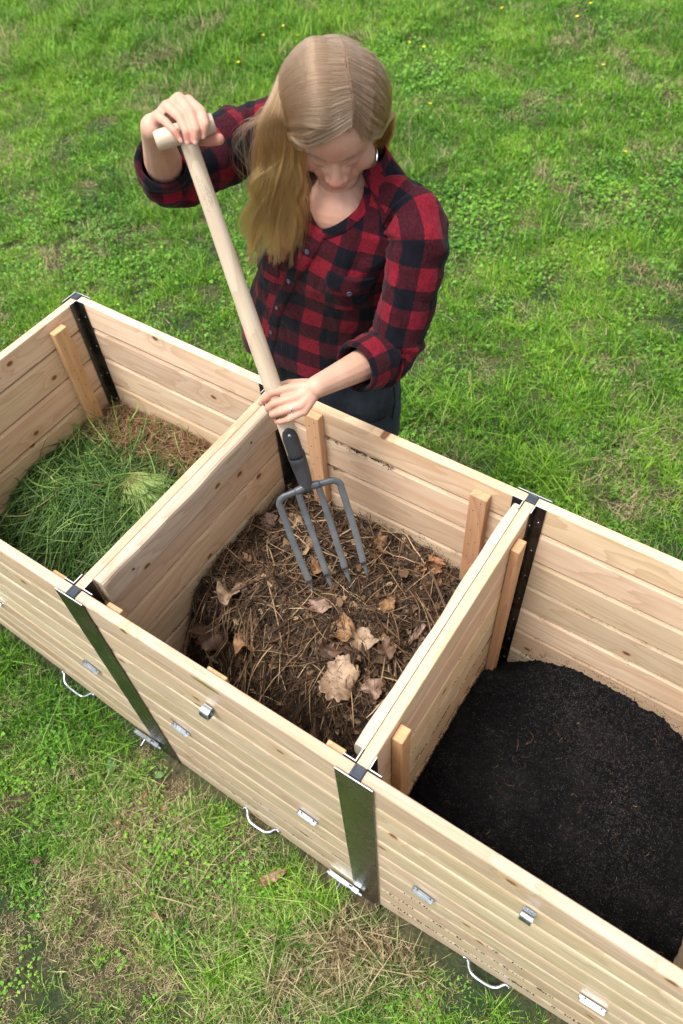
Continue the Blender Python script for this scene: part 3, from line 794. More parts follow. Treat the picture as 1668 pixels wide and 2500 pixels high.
def seed_head(x, y, ang, ln, parent):
    V = []; F = []; T = []; o = 0
    for i in range(60):
        u = i / 60; c = np.array([x + math.cos(ang) * u * ln, y + math.sin(ang) * u * ln, 0]); c[2] = h_grass(c[0], c[1]) + .038
        a = ang + rng.choice([-1, 1]) * rng.uniform(.2, 1.0); q = rng.uniform(.005, .011) * (1 - .5 * u)
        v, f = ellipsoid((0, 0, 0), (q * .5, q * .16, q * .14), None, 6, 4); ca, sa = math.cos(a), math.sin(a)
        v = v @ np.array([[ca, sa, 0], [-sa, ca, 0], [0, 0, 1]]) + c + np.array([ca, sa, rng.normal() * .3]) * q * .5
        V.append(v); F += [tuple(k + o for k in ff) for ff in f]; o += len(v); T.append(np.full(len(v), rng.uniform(.48, .64)))
    me = mesh('seed_head', np.vstack(V), F, M['clip'], smooth=True); attr(me, 'tone', np.concatenate(T)); return obj('seed_head', me, parent)
for a in ((-.60, .27, .1, .07), (-.46, .23, -.9, .08), (-.38, .53, .15, .07), (-.55, .44, .5, .05), (-.33, .13, .9, .10), (-.30, .10, .4, .07)): seed_head(*a, clip)

# --- right bin: finished black compost
sx0, sx1 = L + SQ + .001, FX - SQ - .001
V, F = heap_grid('s', sx0, sx1, my0, my1, h_soil, 420, None)
def black_soil():
    t = NT('black_compost'); co = t.coord(); n = t.noise(co, 160, 4, .75); g = t.noise(co, 9, 3, .6); f = t.noise(co, 420, 2, .6)
    c = t.mix(t.rng(n, .35, .7), (.0030, .0030, .0036), (.015, .0145, .0155)); c = t.mix(t.rng(g, .45, .75, 0, .45), c, t.mix(n, (.014, .012, .0125), (.060, .052, .052)))
    c = t.mix(t.rng(f, .66, .74, 0, .5), c, (.10, .085, .08))
    t.P(Base_Color=c, Roughness=.95, Specular_IOR_Level=.12); t.bump(t.math('ADD', n, f), 1.0, .008); return t.m
M['black'] = black_soil()
soilo = obj('finished_compost', fast_mesh('finished_compost', V, F, M['black'], smooth=True))
prop(soilo, 'crumbly black finished compost filling the right bin', 'compost', kind='stuff')
nC = 26000
C_ = np.column_stack([rng.uniform(sx0 + .003, sx1 - .003, nC), rng.uniform(my0 + .003, my1 - .003, nC)]); C_ = np.column_stack([C_, h_soil(C_[:, 0], C_[:, 1]) + .0004])
V, F = crumbs(C_, .0009 + .0056 * rng.random(nC) ** 3.2); prop(obj('crumbs', fast_mesh('crumbs', V, F, M['black']), soilo), kind='stuff')
nC = 1500; C_ = np.column_stack([rng.uniform(sx0 + .008, sx1 - .008, nC), rng.uniform(my0 + .008, my1 - .008, nC)]); C_ = np.column_stack([C_, h_soil(C_[:, 0], C_[:, 1]) - .001])
V, F = crumbs(C_, .0030 + .0065 * rng.random(nC) ** 2.2); prop(obj('clods', fast_mesh('clods', V, F, M['black'], smooth=False), soilo), kind='stuff')
nC = 34000; C_ = np.column_stack([rng.uniform(sx0 + .003, sx1 - .003, nC * 3), rng.uniform(my0 + .003, my1 - .003, nC * 3)]); k_ = rng.random(len(C_)) < (fbm(C_[:, 0] * 5, C_[:, 1] * 5, 4, 47) - .22).clip(0, 1) * 1.6
C_ = C_[k_][:nC]; C_ = np.column_stack([C_, h_soil(C_[:, 0], C_[:, 1]) + .0012]); t = NT('soil_grit'); t.P(Base_Color=t.mix(t.noise(t.coord(), 300, 2), (.022, .018, .019), (.115, .095, .098)), Roughness=.85); V, F = crumbs(C_, rng.uniform(.0004, .0012, len(C_)))
prop(obj('grit', fast_mesh('grit', V, F, t.m), soilo), kind='stuff')
me = merge_ribbons('fibres', [scatter_stalks(420, sx0, sx1, my0, my1, h_soil, .004, .022, .0003, .0007, 5, .003, .8, lambda X, Y, n: rng.uniform(.25, .75, n), lambda X, Y: fbm(X * 6, Y * 6, 2, 44)),
                              scatter_stalks(26, sx0, sx1, my0, my1, h_soil, .02, .05, .0004, .0008, 8, .004, 1.4, lambda X, Y, n: rng.uniform(.4, .6, n))], M['straw'])
prop(obj('fibres', me, soilo), kind='stuff')

# ------------------------------------------------------------------ big dry leaves, each one a thing
def leaf_mat(name, a, b):
    t = NT(name); co = t.coord('Object'); r = t.rand(); n = t.noise(co, 45, 4, .65); v = t.new('ShaderNodeTexVoronoi', feature='DISTANCE_TO_EDGE'); t.set(v.inputs['Vector'], co); v.inputs['Scale'].default_value = 190
    c = t.mix(t.rng(n, .35, .65), tuple(q * .7 for q in a), b); c = t.mix(t.rng(v.outputs['Distance'], 0, .06, .35, 0), c, tuple(q * .55 for q in a)); c = t.mix(t.rng(t.noise(co, 140, 2), .62, .7), c, (.09, .05, .03))
    t.P(Base_Color=c, Roughness=.62); t.bump(t.math('ADD', n, v.outputs['Distance']), .4, .002); return t.m
LM = {'tan': leaf_mat('leaf_tan', (.27, .175, .105), (.42, .29, .19)), 'orange': leaf_mat('leaf_orange', (.25, .125, .055), (.38, .215, .105)),
      'brown': leaf_mat('leaf_brown', (.075, .038, .022), (.16, .085, .05)), 'rust': leaf_mat('leaf_rust', (.30, .12, .05), (.42, .20, .09)),
      'pink': leaf_mat('leaf_pinkish', (.20, .12, .085), (.32, .205, .15)), 'green': leaf_mat('leaf_green', (.06, .15, .03), (.10, .22, .05)), 'bark': leaf_mat('bark', (.20, .10, .055), (.33, .19, .11))}
def dry_leaf(x, y, z, size, rot, tilt, curl, mat, label, seed, lobes=5, aspect=.8, name='dry_leaf', cat='leaf', group='dry leaves on the compost heap', parent=None):
    rr = random.Random(seed); sz0 = size; size = size * 1.12; nr, na = 8, 60; V = []; F = []
    ph = rr.uniform(0, 6)
    for i in range(nr + 1):
        u = i / nr
        for j in range(na):
            a = 2 * math.pi * j / na
            env = 1 + .07 * math.cos(lobes * a) + .05 * math.cos(2 * lobes * a + ph) + .07 * math.sin(2 * a + ph * 3) + .025 * math.sin(13 * a + ph) + .02 * math.sin(21 * a) + .03 * rr.uniform(-1, 1)
            if abs(a - math.pi) < .35: env *= .72 + .28 * abs(a - math.pi) / .35
            r_ = u * size * env; px, py = r_ * math.cos(a), r_ * aspect * math.sin(a)
            vein = .02 * size * math.cos(lobes * a) * u
            pz = 1.5 * curl * size * ((px / size) ** 2 * .5 + math.sin(a * 2 + ph) * u * u * .34 + .30 * math.sin(a * 4 + ph * 2) * u ** 2.5 + .10 * math.sin(a * 9 + ph) * u ** 4) + vein + .03 * size * math.sin(px / size * 9 + ph) * u
            V.append((px, py, pz))
    F = [(i * na + j, i * na + (j + 1) % na, (i + 1) * na + (j + 1) % na, (i + 1) * na + j) for i in range(nr) for j in range(na)]
    # thin stalk
    sv, sf = tube(catmull([(-size * .55, 0, 0), (-size * .9, size * .04, .004), (-size * 1.25, size * .16, .002)], 6), .0009, 5); k = len(V); V += [tuple(v) for v in sv]; F += [tuple(q + k for q in f) for f in sf]
    me = mesh(name, V, F, mat, smooth=True)
    so = obj(name, me, parent, (x, y, z), (tilt[0], tilt[1], rot))
    m_ = so.modifiers.new('thickness', 'SOLIDIFY'); m_.thickness = .0006
    if label: prop(so, label, cat, group)
    return so
LEAVES = [
 (None, .050, .6, (.5, -.2), .9, 'brown', 'dark crumpled leaf curled against the left divider of the middle bin', 3, .8),
 (None, .046, 2.3, (.15, .25), .5, 'orange', 'orange tan leaf with a torn edge, right of the dark crumpled leaf', 5, .6),
 (None, .032, 1.2, (-.2, .3), .7, 'tan', 'small tan curled leaf just above the dark crumpled one at the left of the heap', 4, .8),
 (None, .026, .3, (.1, -.15), .4, 'pink', 'flat pinkish brown leaf in the centre of the heap, below the fork points', 5, .62),
 (None, .037, 2.0, (-.25, .2), .6, 'orange', 'yellow orange leaf lying half under a paler one in front of the heap centre', 5, .8),
 (None, .036, .4, (.1, .35), .5, 'tan', 'pale tan lobed leaf beside the yellow orange leaf', 5, .75),
 (None, .050, 1.9, (.2, -.1), .45, 'tan', 'largest pale tan leaf, flat and scalloped, at the front of the heap', 6, .85),
 (None, .030, 1.1, (1.0, .3), 1.1, 'rust', 'rust coloured folded leaf standing upright near the right rear cleat', 3, .7),
 (None, .026, 2.4, (.3, -.3), .8, 'orange', 'light brown leaf behind the right tine of the fork, by the rear wall', 5, .7),
 (None, .020, .2, (-.2, .2), .6, 'orange', 'small tan leaf between the left tine and the second tine', 4, .8),
 (None, .024, 1.0, (.3, .1), .5, 'pink', 'dull pinkish leaf left of the fork shoulder', 4, .8),
 (None, .030, 2.7, (-.3, .4), .8, 'brown', 'dark brown leaf tucked right above the largest pale leaf', 4, .6),
 (None, .026, .9, (.3, .3), .7, 'pink', 'creased greyish brown leaf right of the largest pale leaf', 4, .8),
 (None, .026, 2.2, (.6, .2), .8, 'pink', 'narrow dull leaf lying beside the right divider brace', 3, .45),
 (None, .020, 1.4, (.2, -.5), .9, 'orange', 'small crumpled light leaf right of the heap centre', 4, .8),
 (None, .026, .1, (-.1, .3), .6, 'brown', 'brown shaded leaf left of the yellow orange leaf', 4, .7),
 (None, .028, 2.0, (.3, .3), .6, 'brown', 'broad dark leaf at the right front of the heap', 4, .7),
 (None, .026, 2.8, (.4, .1), .6, 'brown', 'dark brown leaf seen between the first two tines', 4, .6),
]
LEAFPOS = [(0.1000, 0.2348), (0.1995, 0.2403), (0.1078, 0.2987), (0.3451, 0.3833), (0.4326, 0.3535), (0.4731, 0.3665), (0.4853, 0.2497), (0.5012, 0.6641), (0.3591, 0.6491), (0.2704, 0.4833), (0.0507, 0.5513), (0.4947, 0.3103), (0.5617, 0.2825), (0.5806, 0.4696), (0.4810, 0.4912), (0.4233, 0.3011), (0.5433, 0.3731), (0.0953, 0.5783)]
for k, (px, sz, rot, tilt, curl, mt, lab, lobes, asp) in enumerate(LEAVES):
    x, y = LEAFPOS[k]; dry_leaf(x, y, float(h_mid(np.array(x), np.array(y))) + .030, sz, rot, tilt, curl, LM[mt], lab, k + 3, lobes, asp)

# thin olive strip standing in for an unclear oval on the top front board
V = []; F = []
for i in range(13):
    u = i / 12; w = .0042 * math.sin(math.pi * (u * .96 + .02)) ** .8 + .0003
    V += [(-.036 + .072 * u, -.0008, w), (-.036 + .072 * u, -.0016 - .0008 * math.sin(3 * u), 0), (-.036 + .072 * u, -.0008, -w)]
F = [(i * 3 + j, i * 3 + j + 1, i * 3 + 4 + j, i * 3 + 3 + j) for i in range(12) for j in range(2)]
t = NT('olive_strip'); t.P(Base_Color=(.16, .17, .035), Roughness=.5)
bl = obj('grass_blade', mesh('grass_blade', V, F, t.m, smooth=True), None, (.369, -SQ - .0012, .966), (0, .06, 0)); prop(bl, 'unclear olive oval on the top front board above the pull', 'grass blade')

# crumbs and smears stuck to the walls just above the heaps
P_ = []; R_ = []
for (fn, hf, a0, a1, n_) in ((lambda u, z: (u, RY - .0004, z), h_mid, .03, .69, 500), (lambda u, z: (u, RY - .0004, z), h_soil, .75, 1.40, 350)):
    for _ in range(n_):
        c = rng.uniform(a0, a1); z0 = float(hf(np.array(c), np.array(.700)))
        P_.append(fn(c, z0 + abs(rng.normal()) * .022)); R_.append(.0011 * rng.uniform(.3, 1.7))
for (xx, hf, n_) in ((SQ + .0006, h_mid, 500), (L + SQ + .0006, h_soil, 700), (L - SQ - .0006, h_mid, 200)):
    for _ in range(n_):
        c = rng.uniform(.05, .68); z0 = float(hf(np.array(xx + .012), np.array(c))); P_.append((xx, c, z0 + abs(rng.normal()) * .018)); R_.append(.0011 * rng.uniform(.3, 1.7))
V, F = crumbs(np.array(P_), np.array(R_), 1.0); prop(obj('smears', fast_mesh('smears', V, F, M['dirt']), comp), kind='stuff')

# ------------------------------------------------------------------ lawn
def grass_mat(clover=False):
    t = NT('clover' if clover else 'grass_blades'); geo = t.new('ShaderNodeNewGeometry'); P = geo.outputs['Position']
    a = t.attr('tone').outputs['Fac']; sp = t.new('ShaderNodeSeparateXYZ'); t.set(sp.inputs[0], P)
    big = t.noise(P, .55, 3, .55); mid = t.noise(P, 2.6, 4, .6); sm = t.noise(P, 9, 3, .6)
    k = t.math('ADD', t.math('MULTIPLY', a, .50), t.math('MULTIPLY', t.rng(mid, .3, .7), .30)); k = t.math('ADD', k, t.math('MULTIPLY', t.rng(big, .3, .7), .22))
    if clover: c = t.ramp(k, [(0, (.018, .075, .010)), (.35, (.062, .195, .018)), (.65, (.155, .360, .028)), (1, (.33, .54, .06))])
    else: c = t.ramp(k, [(0, (.012, .050, .007)), (.30, (.050, .160, .013)), (.55, (.155, .355, .025)), (.78, (.33, .56, .050)), (1, (.54, .64, .13))])
    if not clover:
        near = t.rng(sp.outputs[1], .2, -.5, 0, .085)            # the trodden strip in front of the bins is drier
        dry = t.math('ADD', t.math('ADD', t.noise(P, 1.9, 4, .65), near), t.math('MULTIPLY', t.math('SUBTRACT', a, .5), .22))
        dc = t.ramp(a, [(0, (.13, .08, .040)), (.4, (.34, .25, .13)), (1, (.60, .49, .30))])
        c = t.mix(t.rng(dry, .60, .68), c, dc)
        c = t.mix(t.math('GREATER_THAN', t.attr('dead').outputs['Fac'], .5), c, dc)
    t.P(Base_Color=c, Roughness=.48, Specular_IOR_Level=.35)
    tr = t.new('ShaderNodeBsdfTranslucent'); t.set(tr.inputs[0], c); mx = t.new('ShaderNodeMixShader'); mx.inputs[0].default_value = .24
    t.l.new(t.b.outputs[0], mx.inputs[1]); t.l.new(tr.outputs[0], mx.inputs[2]); t.l.new(mx.outputs[0], t.out.inputs['Surface'])
    return t.m
M['grass'] = grass_mat(); M['clover'] = grass_mat(True)

def tuft(name, n, rad, h0, h1, w0, w1, lean, dead=.1, m=5):
    r = rad * np.sqrt(rng.random(n)); a = rng.uniform(0, 2 * np.pi, n); bx, by = r * np.cos(a), r * np.sin(a)
    h = h0 + (h1 - h0) * rng.random(n) ** 1.4; da = rng.uniform(0, 2 * np.pi, n); ln = np.abs(rng.normal(0, lean, n)) + .15
    u = np.linspace(0, 1, m)
    X = bx[:, None] + np.cos(da)[:, None] * (ln * h)[:, None] * u ** 1.8; Y = by[:, None] + np.sin(da)[:, None] * (ln * h)[:, None] * u ** 1.8
    Z = h[:, None] * (u - .35 * np.clip(ln, 0, 1.6)[:, None] * u ** 2.4 * .8) - .006
    Wd = rng.uniform(w0, w1, n)[:, None] * (1 - u[None] ** 2.2 * .92)
    V, F, rid = ribbons(np.stack([X, Y, Z], -1), Wd, nrm=np.stack([np.cos(da), np.sin(da), np.full(n, .8)], -1)[:, None, :])
    me = fast_mesh(name, V, F, M['grass']); attr(me, 'tone', rng.random(n)[rid]); attr(me, 'dead', (rng.random(n) < dead).astype(float)[rid]); return me
def thatch(name, n, rad):
    P = []
    u = np.linspace(-.5, .5, 5)
    for i in range(n):
        a = rng.uniform(0, 6.28); L_ = rng.uniform(.012, .042); c = rng.normal(0, rad * .6, 2)
        z = .004 + rng.random() * .018 + u * rng.normal() * .25 * L_
        P.append(np.column_stack([c[0] + np.cos(a + u) * u * L_, c[1] + np.sin(a + u) * u * L_, z]))
    P = np.array(P); V, F, rid = ribbons(P, np.full(P.shape[:2], .00055)); me = fast_mesh(name, V, F, M['grass']); attr(me, 'tone', rng.random(n)[rid]); attr(me, 'dead', np.ones(len(V))); return me
def clover(name, n, rad, s0, s1, lobes=3):
    Vs = []; Fs = []; T = []; o = 0
    for i in range(n):
        r = rad * math.sqrt(random.random()); a = random.uniform(0, 6.28); cx, cy = r * math.cos(a), r * math.sin(a); h = random.uniform(.012, .042); s = random.uniform(s0, s1)
        tx, ty = random.gauss(0, .3), random.gauss(0, .3); a0 = random.uniform(0, 6.28); tn = random.random()
        for q in range(lobes):
            b = a0 + q * 2 * math.pi / lobes; k = 7
            pts = [(0, 0)] + [(s * (.12 + .95 * math.sin(math.pi * (j + .6) / k) ** .6 * (.55 + .45 * (1 if True else 0)) * math.cos((j - (k - 1) / 2) * .2) * (1 - .25 * (j == (k - 1) // 2))) , (j - (k - 1) / 2) / k * s * 1.25) for j in range(k)]
            pp = []
            for (px, py) in pts:
                x = px * math.cos(b) - py * math.sin(b); y = px * math.sin(b) + py * math.cos(b); pp.append((cx + x, cy + y, h + tx * x + ty * y - .25 * px * px / s))
            Vs += pp; Fs += [(o, o + j, o + j + 1) for j in range(1, k)]; T += [tn] * len(pp); o += len(pp)
        x1, y1 = cx + .004, cy; Vs += [(cx, cy, h), (cx + .001, cy, h), (x1, y1, -.004)]; Fs += [(o, o + 1, o + 2)]; T += [tn] * 3; o += 3
    me = fast_mesh(name, np.array(Vs), np.array(Fs), M['clover']); attr(me, 'tone', np.array(T)); return me

src = bpy.data.collections.new('lawn_sources')
def add_src(me):
    o = bpy.data.objects.new(me.name, me); src.objects.link(o)
# alphabetical order fixes the instance index
for i in range(4): add_src(tuft('a%d' % i, 58, .052, .020, .056, .0009, .0019, .85, .035))
for i in range(2): add_src(tuft('b%d' % i, 46, .034, .040, .100, .0008, .0015, .75, .06))
for i in range(3): add_src(clover('c%d' % i, 20, .058, .0040, .0082))
for i in range(2): add_src(thatch('d%d' % i, 70, .06))
for i in range(2): add_src(clover('e%d' % i, 6, .045, .007, .015, 2 + i))
NA, NB, NC, ND, NE = range(0, 4), range(4, 6), range(6, 9), range(9, 11), range(11, 13)

def lawn_points(x0, x1, y0, y1, dens, kind_f, keep):
    n = int((x1 - x0) * (y1 - y0) * dens); X = rng.uniform(x0, x1, n); Y = rng.uniform(y0, y1, n); k = keep(X, Y); X, Y = X[k], Y[k]
    return X, Y
def outside(X, Y, m=.035):
    return ~((X > AX - m) & (X < FX + m) & (Y > -m) & (Y < W + m))
def in_view_back(X, Y):
    # wedge of lawn behind the bins that the photograph (and a step either side) takes in
    return outside(X, Y) & (X > -2.5 - 1.1 * (Y + .3)) & (X < 2.6 - .22 * (Y - .7)) & (Y < 8.3)
XB, YB = lawn_points(-9.6, 2.9, -.4, 8.3, 470, None, in_view_back)
XF, YF = lawn_points(-2.2, 2.2, -1.7, -.02, 1250, None, outside)
X = np.concatenate([XB, XF]); Y = np.concatenate([YB, YF]); n = len(X)
cl = fbm(X * 1.1 + 9, Y * 1.1 + 4, 3, 61); cl2 = fbm(X * 4 + 1, Y * 4 + 4, 2, 65); ta = fbm(X * 1.5 + 30, Y * 1.5, 3, 71); frontm = Y < .02
bare = fbm(X * 3.2 + 12, Y * 3.2 + 3, 3, 81)
idx = np.array([int(rng.choice(NA)) for _ in range(n)]); r1 = rng.random(n); r2 = rng.random(n)
idx = np.where(r1 < np.clip((ta - .42) * 3.0, .05, .55), rng.integers(4, 6, n), idx)
idx = np.where(r2 < np.clip((cl * .5 + cl2 * .5 - .40) * 4.2, .06, .75) * np.where(frontm, .55, 1), rng.integers(6, 9, n), idx)
idx = np.where(rng.random(n) < np.where(frontm, .12 + .40 * (bare > .50), .025), rng.integers(9, 11, n), idx)
idx = np.where(rng.random(n) < .025, rng.integers(11, 13, n), idx)
scl = rng.uniform(.75, 1.3, n) * np.where(Y > 3, 1.15, np.where(frontm, .68, 1.0))
clump = lambda cx, cy, r_: np.exp(-((X - cx) ** 2 + (Y - cy) ** 2) / r_ ** 2)
for (cx, cy, r_) in [(-0.206, -0.096, 0.1), (0.708, -0.077, 0.1), (0.78, -0.148, 0.12), (0.526, -0.392, 0.14), (-0.54, -0.007, 0.1), (0.548, 1.603, 0.12), (-0.113, 1.673, 0.15), (-0.054, 0.046, 0.05), (0.572, -0.078, 0.06), (-4.721, 3.71, 0.8), (-3.049, 4.517, 0.7), (0.209, 1.754, 0.12)]:
    c_ = clump(cx, cy, r_); big_ = rng.random(n) < c_ * .8; idx = np.where(big_, rng.integers(4, 6, n), idx); scl = np.where(big_, scl * 1.25, scl)
# worn, nearly bare places
thin = np.where(frontm, np.clip((bare - .48) * 5, 0, .60), np.clip((bare - .58) * 5, 0, .45))
thin = np.maximum(thin, np.where((X > .62) & (Y > -.22) & (Y < 0), .78 * smooth01(Y, -.22, -.05), 0))
keepm = rng.random(n) > thin
X, Y, idx, scl = X[keepm], Y[keepm], idx[keepm], scl[keepm]; n = len(X)
# tufts close to the boards stay short so that no blade runs through them
d_box = np.maximum(np.maximum(AX - X, X - FX), np.maximum(-Y, Y - W)); scl = scl * np.clip(.35 + d_box * 7, .35, 1)
Z = ground_h(X, Y)
pm = bpy.data.meshes.new('lawn_grass'); pm.vertices.add(n); pm.vertices.foreach_set('co', np.column_stack([X, Y, Z]).astype(np.float32).ravel())
attr(pm, 'turn', np.column_stack([rng.normal(0, .10, n), rng.normal(0, .10, n), rng.uniform(0, 6.28, n)]), 'FLOAT_VECTOR'); attr(pm, 'size', scl)
ai = pm.attributes.new('which', 'INT', 'POINT'); ai.data.foreach_set('value', idx.astype(np.int32))
lawn = obj('lawn_grass', pm); prop(lawn, 'short green lawn grass with clover and dry straw patches', 'grass', kind='stuff')
ng = bpy.data.node_groups.new('lawn', 'GeometryNodeTree'); ng.interface.new_socket('Geometry', in_out='INPUT', socket_type='NodeSocketGeometry'); ng.interface.new_socket('Geometry', in_out='OUTPUT', socket_type='NodeSocketGeometry')
N_ = ng.nodes; gi = N_.new('NodeGroupInput'); go = N_.new('NodeGroupOutput'); ip = N_.new('GeometryNodeInstanceOnPoints'); ci = N_.new('GeometryNodeCollectionInfo')
ci.inputs['Collection'].default_value = src; ci.inputs['Separate Children'].default_value = True; ci.inputs['Reset Children'].default_value = True
def named(nm, dt):
    q = N_.new('GeometryNodeInputNamedAttribute'); q.data_type = dt; q.inputs['Name'].default_value = nm; return q.outputs['Attribute']
ng.links.new(gi.outputs[0], ip.inputs['Points']); ng.links.new(ci.outputs[0], ip.inputs['Instance']); ip.inputs['Pick Instance'].default_value = True
ng.links.new(named('which', 'INT'), ip.inputs['Instance Index']); ng.links.new(named('turn', 'FLOAT_VECTOR'), ip.inputs['Rotation']); ng.links.new(named('size', 'FLOAT'), ip.inputs['Scale'])
ng.links.new(ip.outputs[0], go.inputs[0])
mod = lawn.modifiers.new('grow', 'NODES'); mod.node_group = ng

# buttercups
t = NT('buttercup'); t.P(Base_Color=(.80, .62, .02), Roughness=.35); M['yellow'] = t.m
t = NT('stem_green'); t.P(Base_Color=(.06, .16, .02), Roughness=.5); M['stem'] = t.m
def flower_mesh():
    V = []; F = []; mi = []
    for q in range(5):
        a = q * 2 * math.pi / 5; o = len(V)
        for (px, py, pz) in ((.001, 0, 0), (.005, -.004, .002), (.0095, -.003, .005), (.0102, 0, .0056), (.0095, .003, .005), (.005, .004, .002)):
            V.append((px * math.cos(a) - py * math.sin(a), px * math.sin(a) + py * math.cos(a), .06 + pz))
        F.append(tuple(range(o, o + 6))); mi.append(0)
    v, f = ellipsoid((0, 0, .062), (.003, .003, .002), None, 8, 5); o = len(V); V += [tuple(q) for q in v]; F += [tuple(k + o for k in g) for g in f]; mi += [0] * len(f)
    v, f = tube([(0, 0, .060), (.002, .001, .03), (0, 0, -.01)], .0008, 5); o = len(V); V += [tuple(q) for q in v]; F += [tuple(k + o for k in g) for g in f]; mi += [1] * len(f)
    return mesh('buttercup', V, F, [M['yellow'], M['stem']], midx=mi)
fm = flower_mesh()
for (x, y, lab) in [(-2.785, 4.431, 'buttercup near the top edge of the lawn, upper one of a close pair'), (-2.604, 4.347, 'buttercup behind the head, lower one of a close pair near the top'), (-2.801, 4.222, 'buttercup a little left of the close pair at the top'), (-2.71, 3.828, 'lone buttercup in the lawn left of the head'), (-1.882, 4.628, 'buttercup right of the head, left one of two'), (-1.745, 4.603, 'buttercup right of the head, right one of two'), (-1.285, 3.883, 'lone buttercup right of the hair at ear height'), (-0.995, 5.661, 'buttercup at the top edge towards the right corner'), (-1.5, 5.319, 'buttercup near the top edge above the right shoulder'), (-1.905, 5.324, 'buttercup at the very top edge right of the head'), (-0.073, 3.932, 'buttercup on the far right side of the lawn'), (-0.561, 4.839, 'buttercup in the upper right of the lawn'), (-0.983, 5.408, 'buttercup just below the top edge at the right')]:
    o = obj('buttercup', fm, None, (x, y, float(ground_h(x, y))), (random.uniform(-.2, .2), random.uniform(-.2, .2), random.uniform(0, 6)))
    o.scale = (1.15,) * 3; prop(o, lab, 'flower', 'yellow buttercups in the lawn')

# litter on the front lawn
for (x, y, sz, rot, asp, mt, nm, cat, lab, curl) in [(0.468, -0.124, 0.04, 0.95, 0.3, 'bark', 'bark_chip', 'bark chip', 'reddish bark chip lying on the grass in front of the middle bin', 0.3), (0.014, -0.252, 0.01, 0.4, 0.5, 'orange', 'fallen_leaf', 'leaf', 'small orange brown leaf on the grass left of the bark chip', 0.6), (0.026, -0.152, 0.008, 1.4, 0.7, 'rust', 'fallen_leaf', 'leaf', 'small rusty leaf on the grass below the left post', 0.6), (-0.113, -0.14, 0.024, 2.2, 0.55, 'green', 'broad_leaf', 'leaf', 'broad pale green weed leaf on the grass, larger of two', 0.25), (0.024, -0.083, 0.014, 0.6, 0.6, 'green', 'broad_leaf', 'leaf', 'smaller green weed leaf near the foot of the middle bin', 0.25), (-0.101, -0.457, 0.013, 0.5, 0.5, 'brown', 'fallen_leaf', 'leaf', 'dull brown leaf on the dry patch at the left edge', 0.5), (0.265, -0.377, 0.018, 0.1, 0.3, 'bark', 'bark_chip', 'bark chip', 'thin bark sliver on the grass below the other chip', 0.2), (0.096, -0.15, 0.009, 1.9, 0.8, 'orange', 'fallen_leaf', 'leaf', 'tiny yellowish leaf right of the rusty one', 0.5)]:
    dry_leaf(x, y, float(ground_h(x, y)) + .030, sz, rot, (.15, -.1), curl, LM[mt], lab, int(abs(x) * 1000), 3 if asp < .5 else 4, asp, nm, cat, None)

# ------------------------------------------------------------------ garden fork
FT = np.array((0.3487, 0.4777, 0.6220)); FD = np.array((-0.2929, 0.0934, 0.9516)); FL = np.array((0.6490, 0.7490, 0.1350)); FLEN = 1.1362      # midpoint of the points, axis up, lateral axis
FL = unit(FL - FD * (FL @ FD)); FN = np.cross(FD, FL)
fork = empty('garden_fork', tuple(FT)); fork.rotation_euler = Matrix((tuple(FL), tuple(FN), tuple(FD))).transposed().to_euler()
prop(fork, 'four tined garden fork with wooden T handle held over the middle bin', 'garden fork')
# local axes: x across the tines, y back, z up the shaft
tw, th_ = .152, .336
def flat_tine(x, xt):
    n = 16; V = []; seg = 8
    for i in range(n):
        u = i / (n - 1); z = th_ * (1 - u) ; xx = x + (xt - x) * u
        w = .0072 * (1 - .18 * u); d = .0042
        if u > .86: k = (1 - u) / .14; w *= max(k, .05) ** .8; d *= max(k, .12) ** .6
        yy = -.010 * math.sin(math.pi * u * .8)
        for j in range(seg):
            a = 2 * math.pi * j / seg; ca, sa = math.cos(a), math.sin(a)
            V.append((xx + w * math.copysign(abs(ca) ** .7, ca), yy + d * math.copysign(abs(sa) ** .7, sa), z))
    F = [(i * seg + j, i * seg + (j + 1) % seg, (i + 1) * seg + (j + 1) % seg, (i + 1) * seg + j) for i in range(n - 1) for j in range(seg)]
    F += [tuple(range(seg)), tuple((n - 1) * seg + j for j in range(seg))[::-1]]
    return V, F
def bar(P, w, d, seg=12):
    P = np.asarray(P, float); n = len(P); T = np.gradient(P, axis=0); T /= np.linalg.norm(T, axis=1)[:, None]
    V = []
    for i in range(n):
        s_ = unit(np.cross(T[i], (0, 1, 0)))
        for j in range(seg):
            a = 2 * math.pi * j / seg; ca, sa = math.cos(a), math.sin(a)
            V.append(P[i] + s_ * w[i] * math.copysign(abs(ca) ** .75, ca) + np.array((0, 1, 0)) * d[i] * math.copysign(abs(sa) ** .75, sa))
    F = [(i * seg + j, i * seg + (j + 1) % seg, (i + 1) * seg + (j + 1) % seg, (i + 1) * seg + j) for i in range(n - 1) for j in range(seg)]
    F += [tuple(range(seg)), tuple((n - 1) * seg + j for j in range(seg))[::-1]]
    return V, F
xs4 = [-tw / 2, -tw / 6, tw / 6, tw / 2]; tips4 = [-.075, -.0255, .0245, .074]
for i in (1, 2):
    V, F = bar(catmull([(xs4[i], 0, th_ + .004), (xs4[i], -.002, th_ * .8), (xs4[i] + (tips4[i] - xs4[i]) * .4, -.007, th_ * .5), (tips4[i] * .98, -.007, th_ * .2), (tips4[i], -.003, .085), (tips4[i], 0, 0)], 26),
               np.concatenate([np.linspace(.0080, .0088, 21), [.0084, .0070, .0052, .0030, .0006]]), np.concatenate([np.linspace(.0054, .0030, 22), [.0034, .0028, .0018, .0006]]))
    obj('tine', fix_normals(mesh('tine', V, F, M['steel'], smooth=True)), fork)
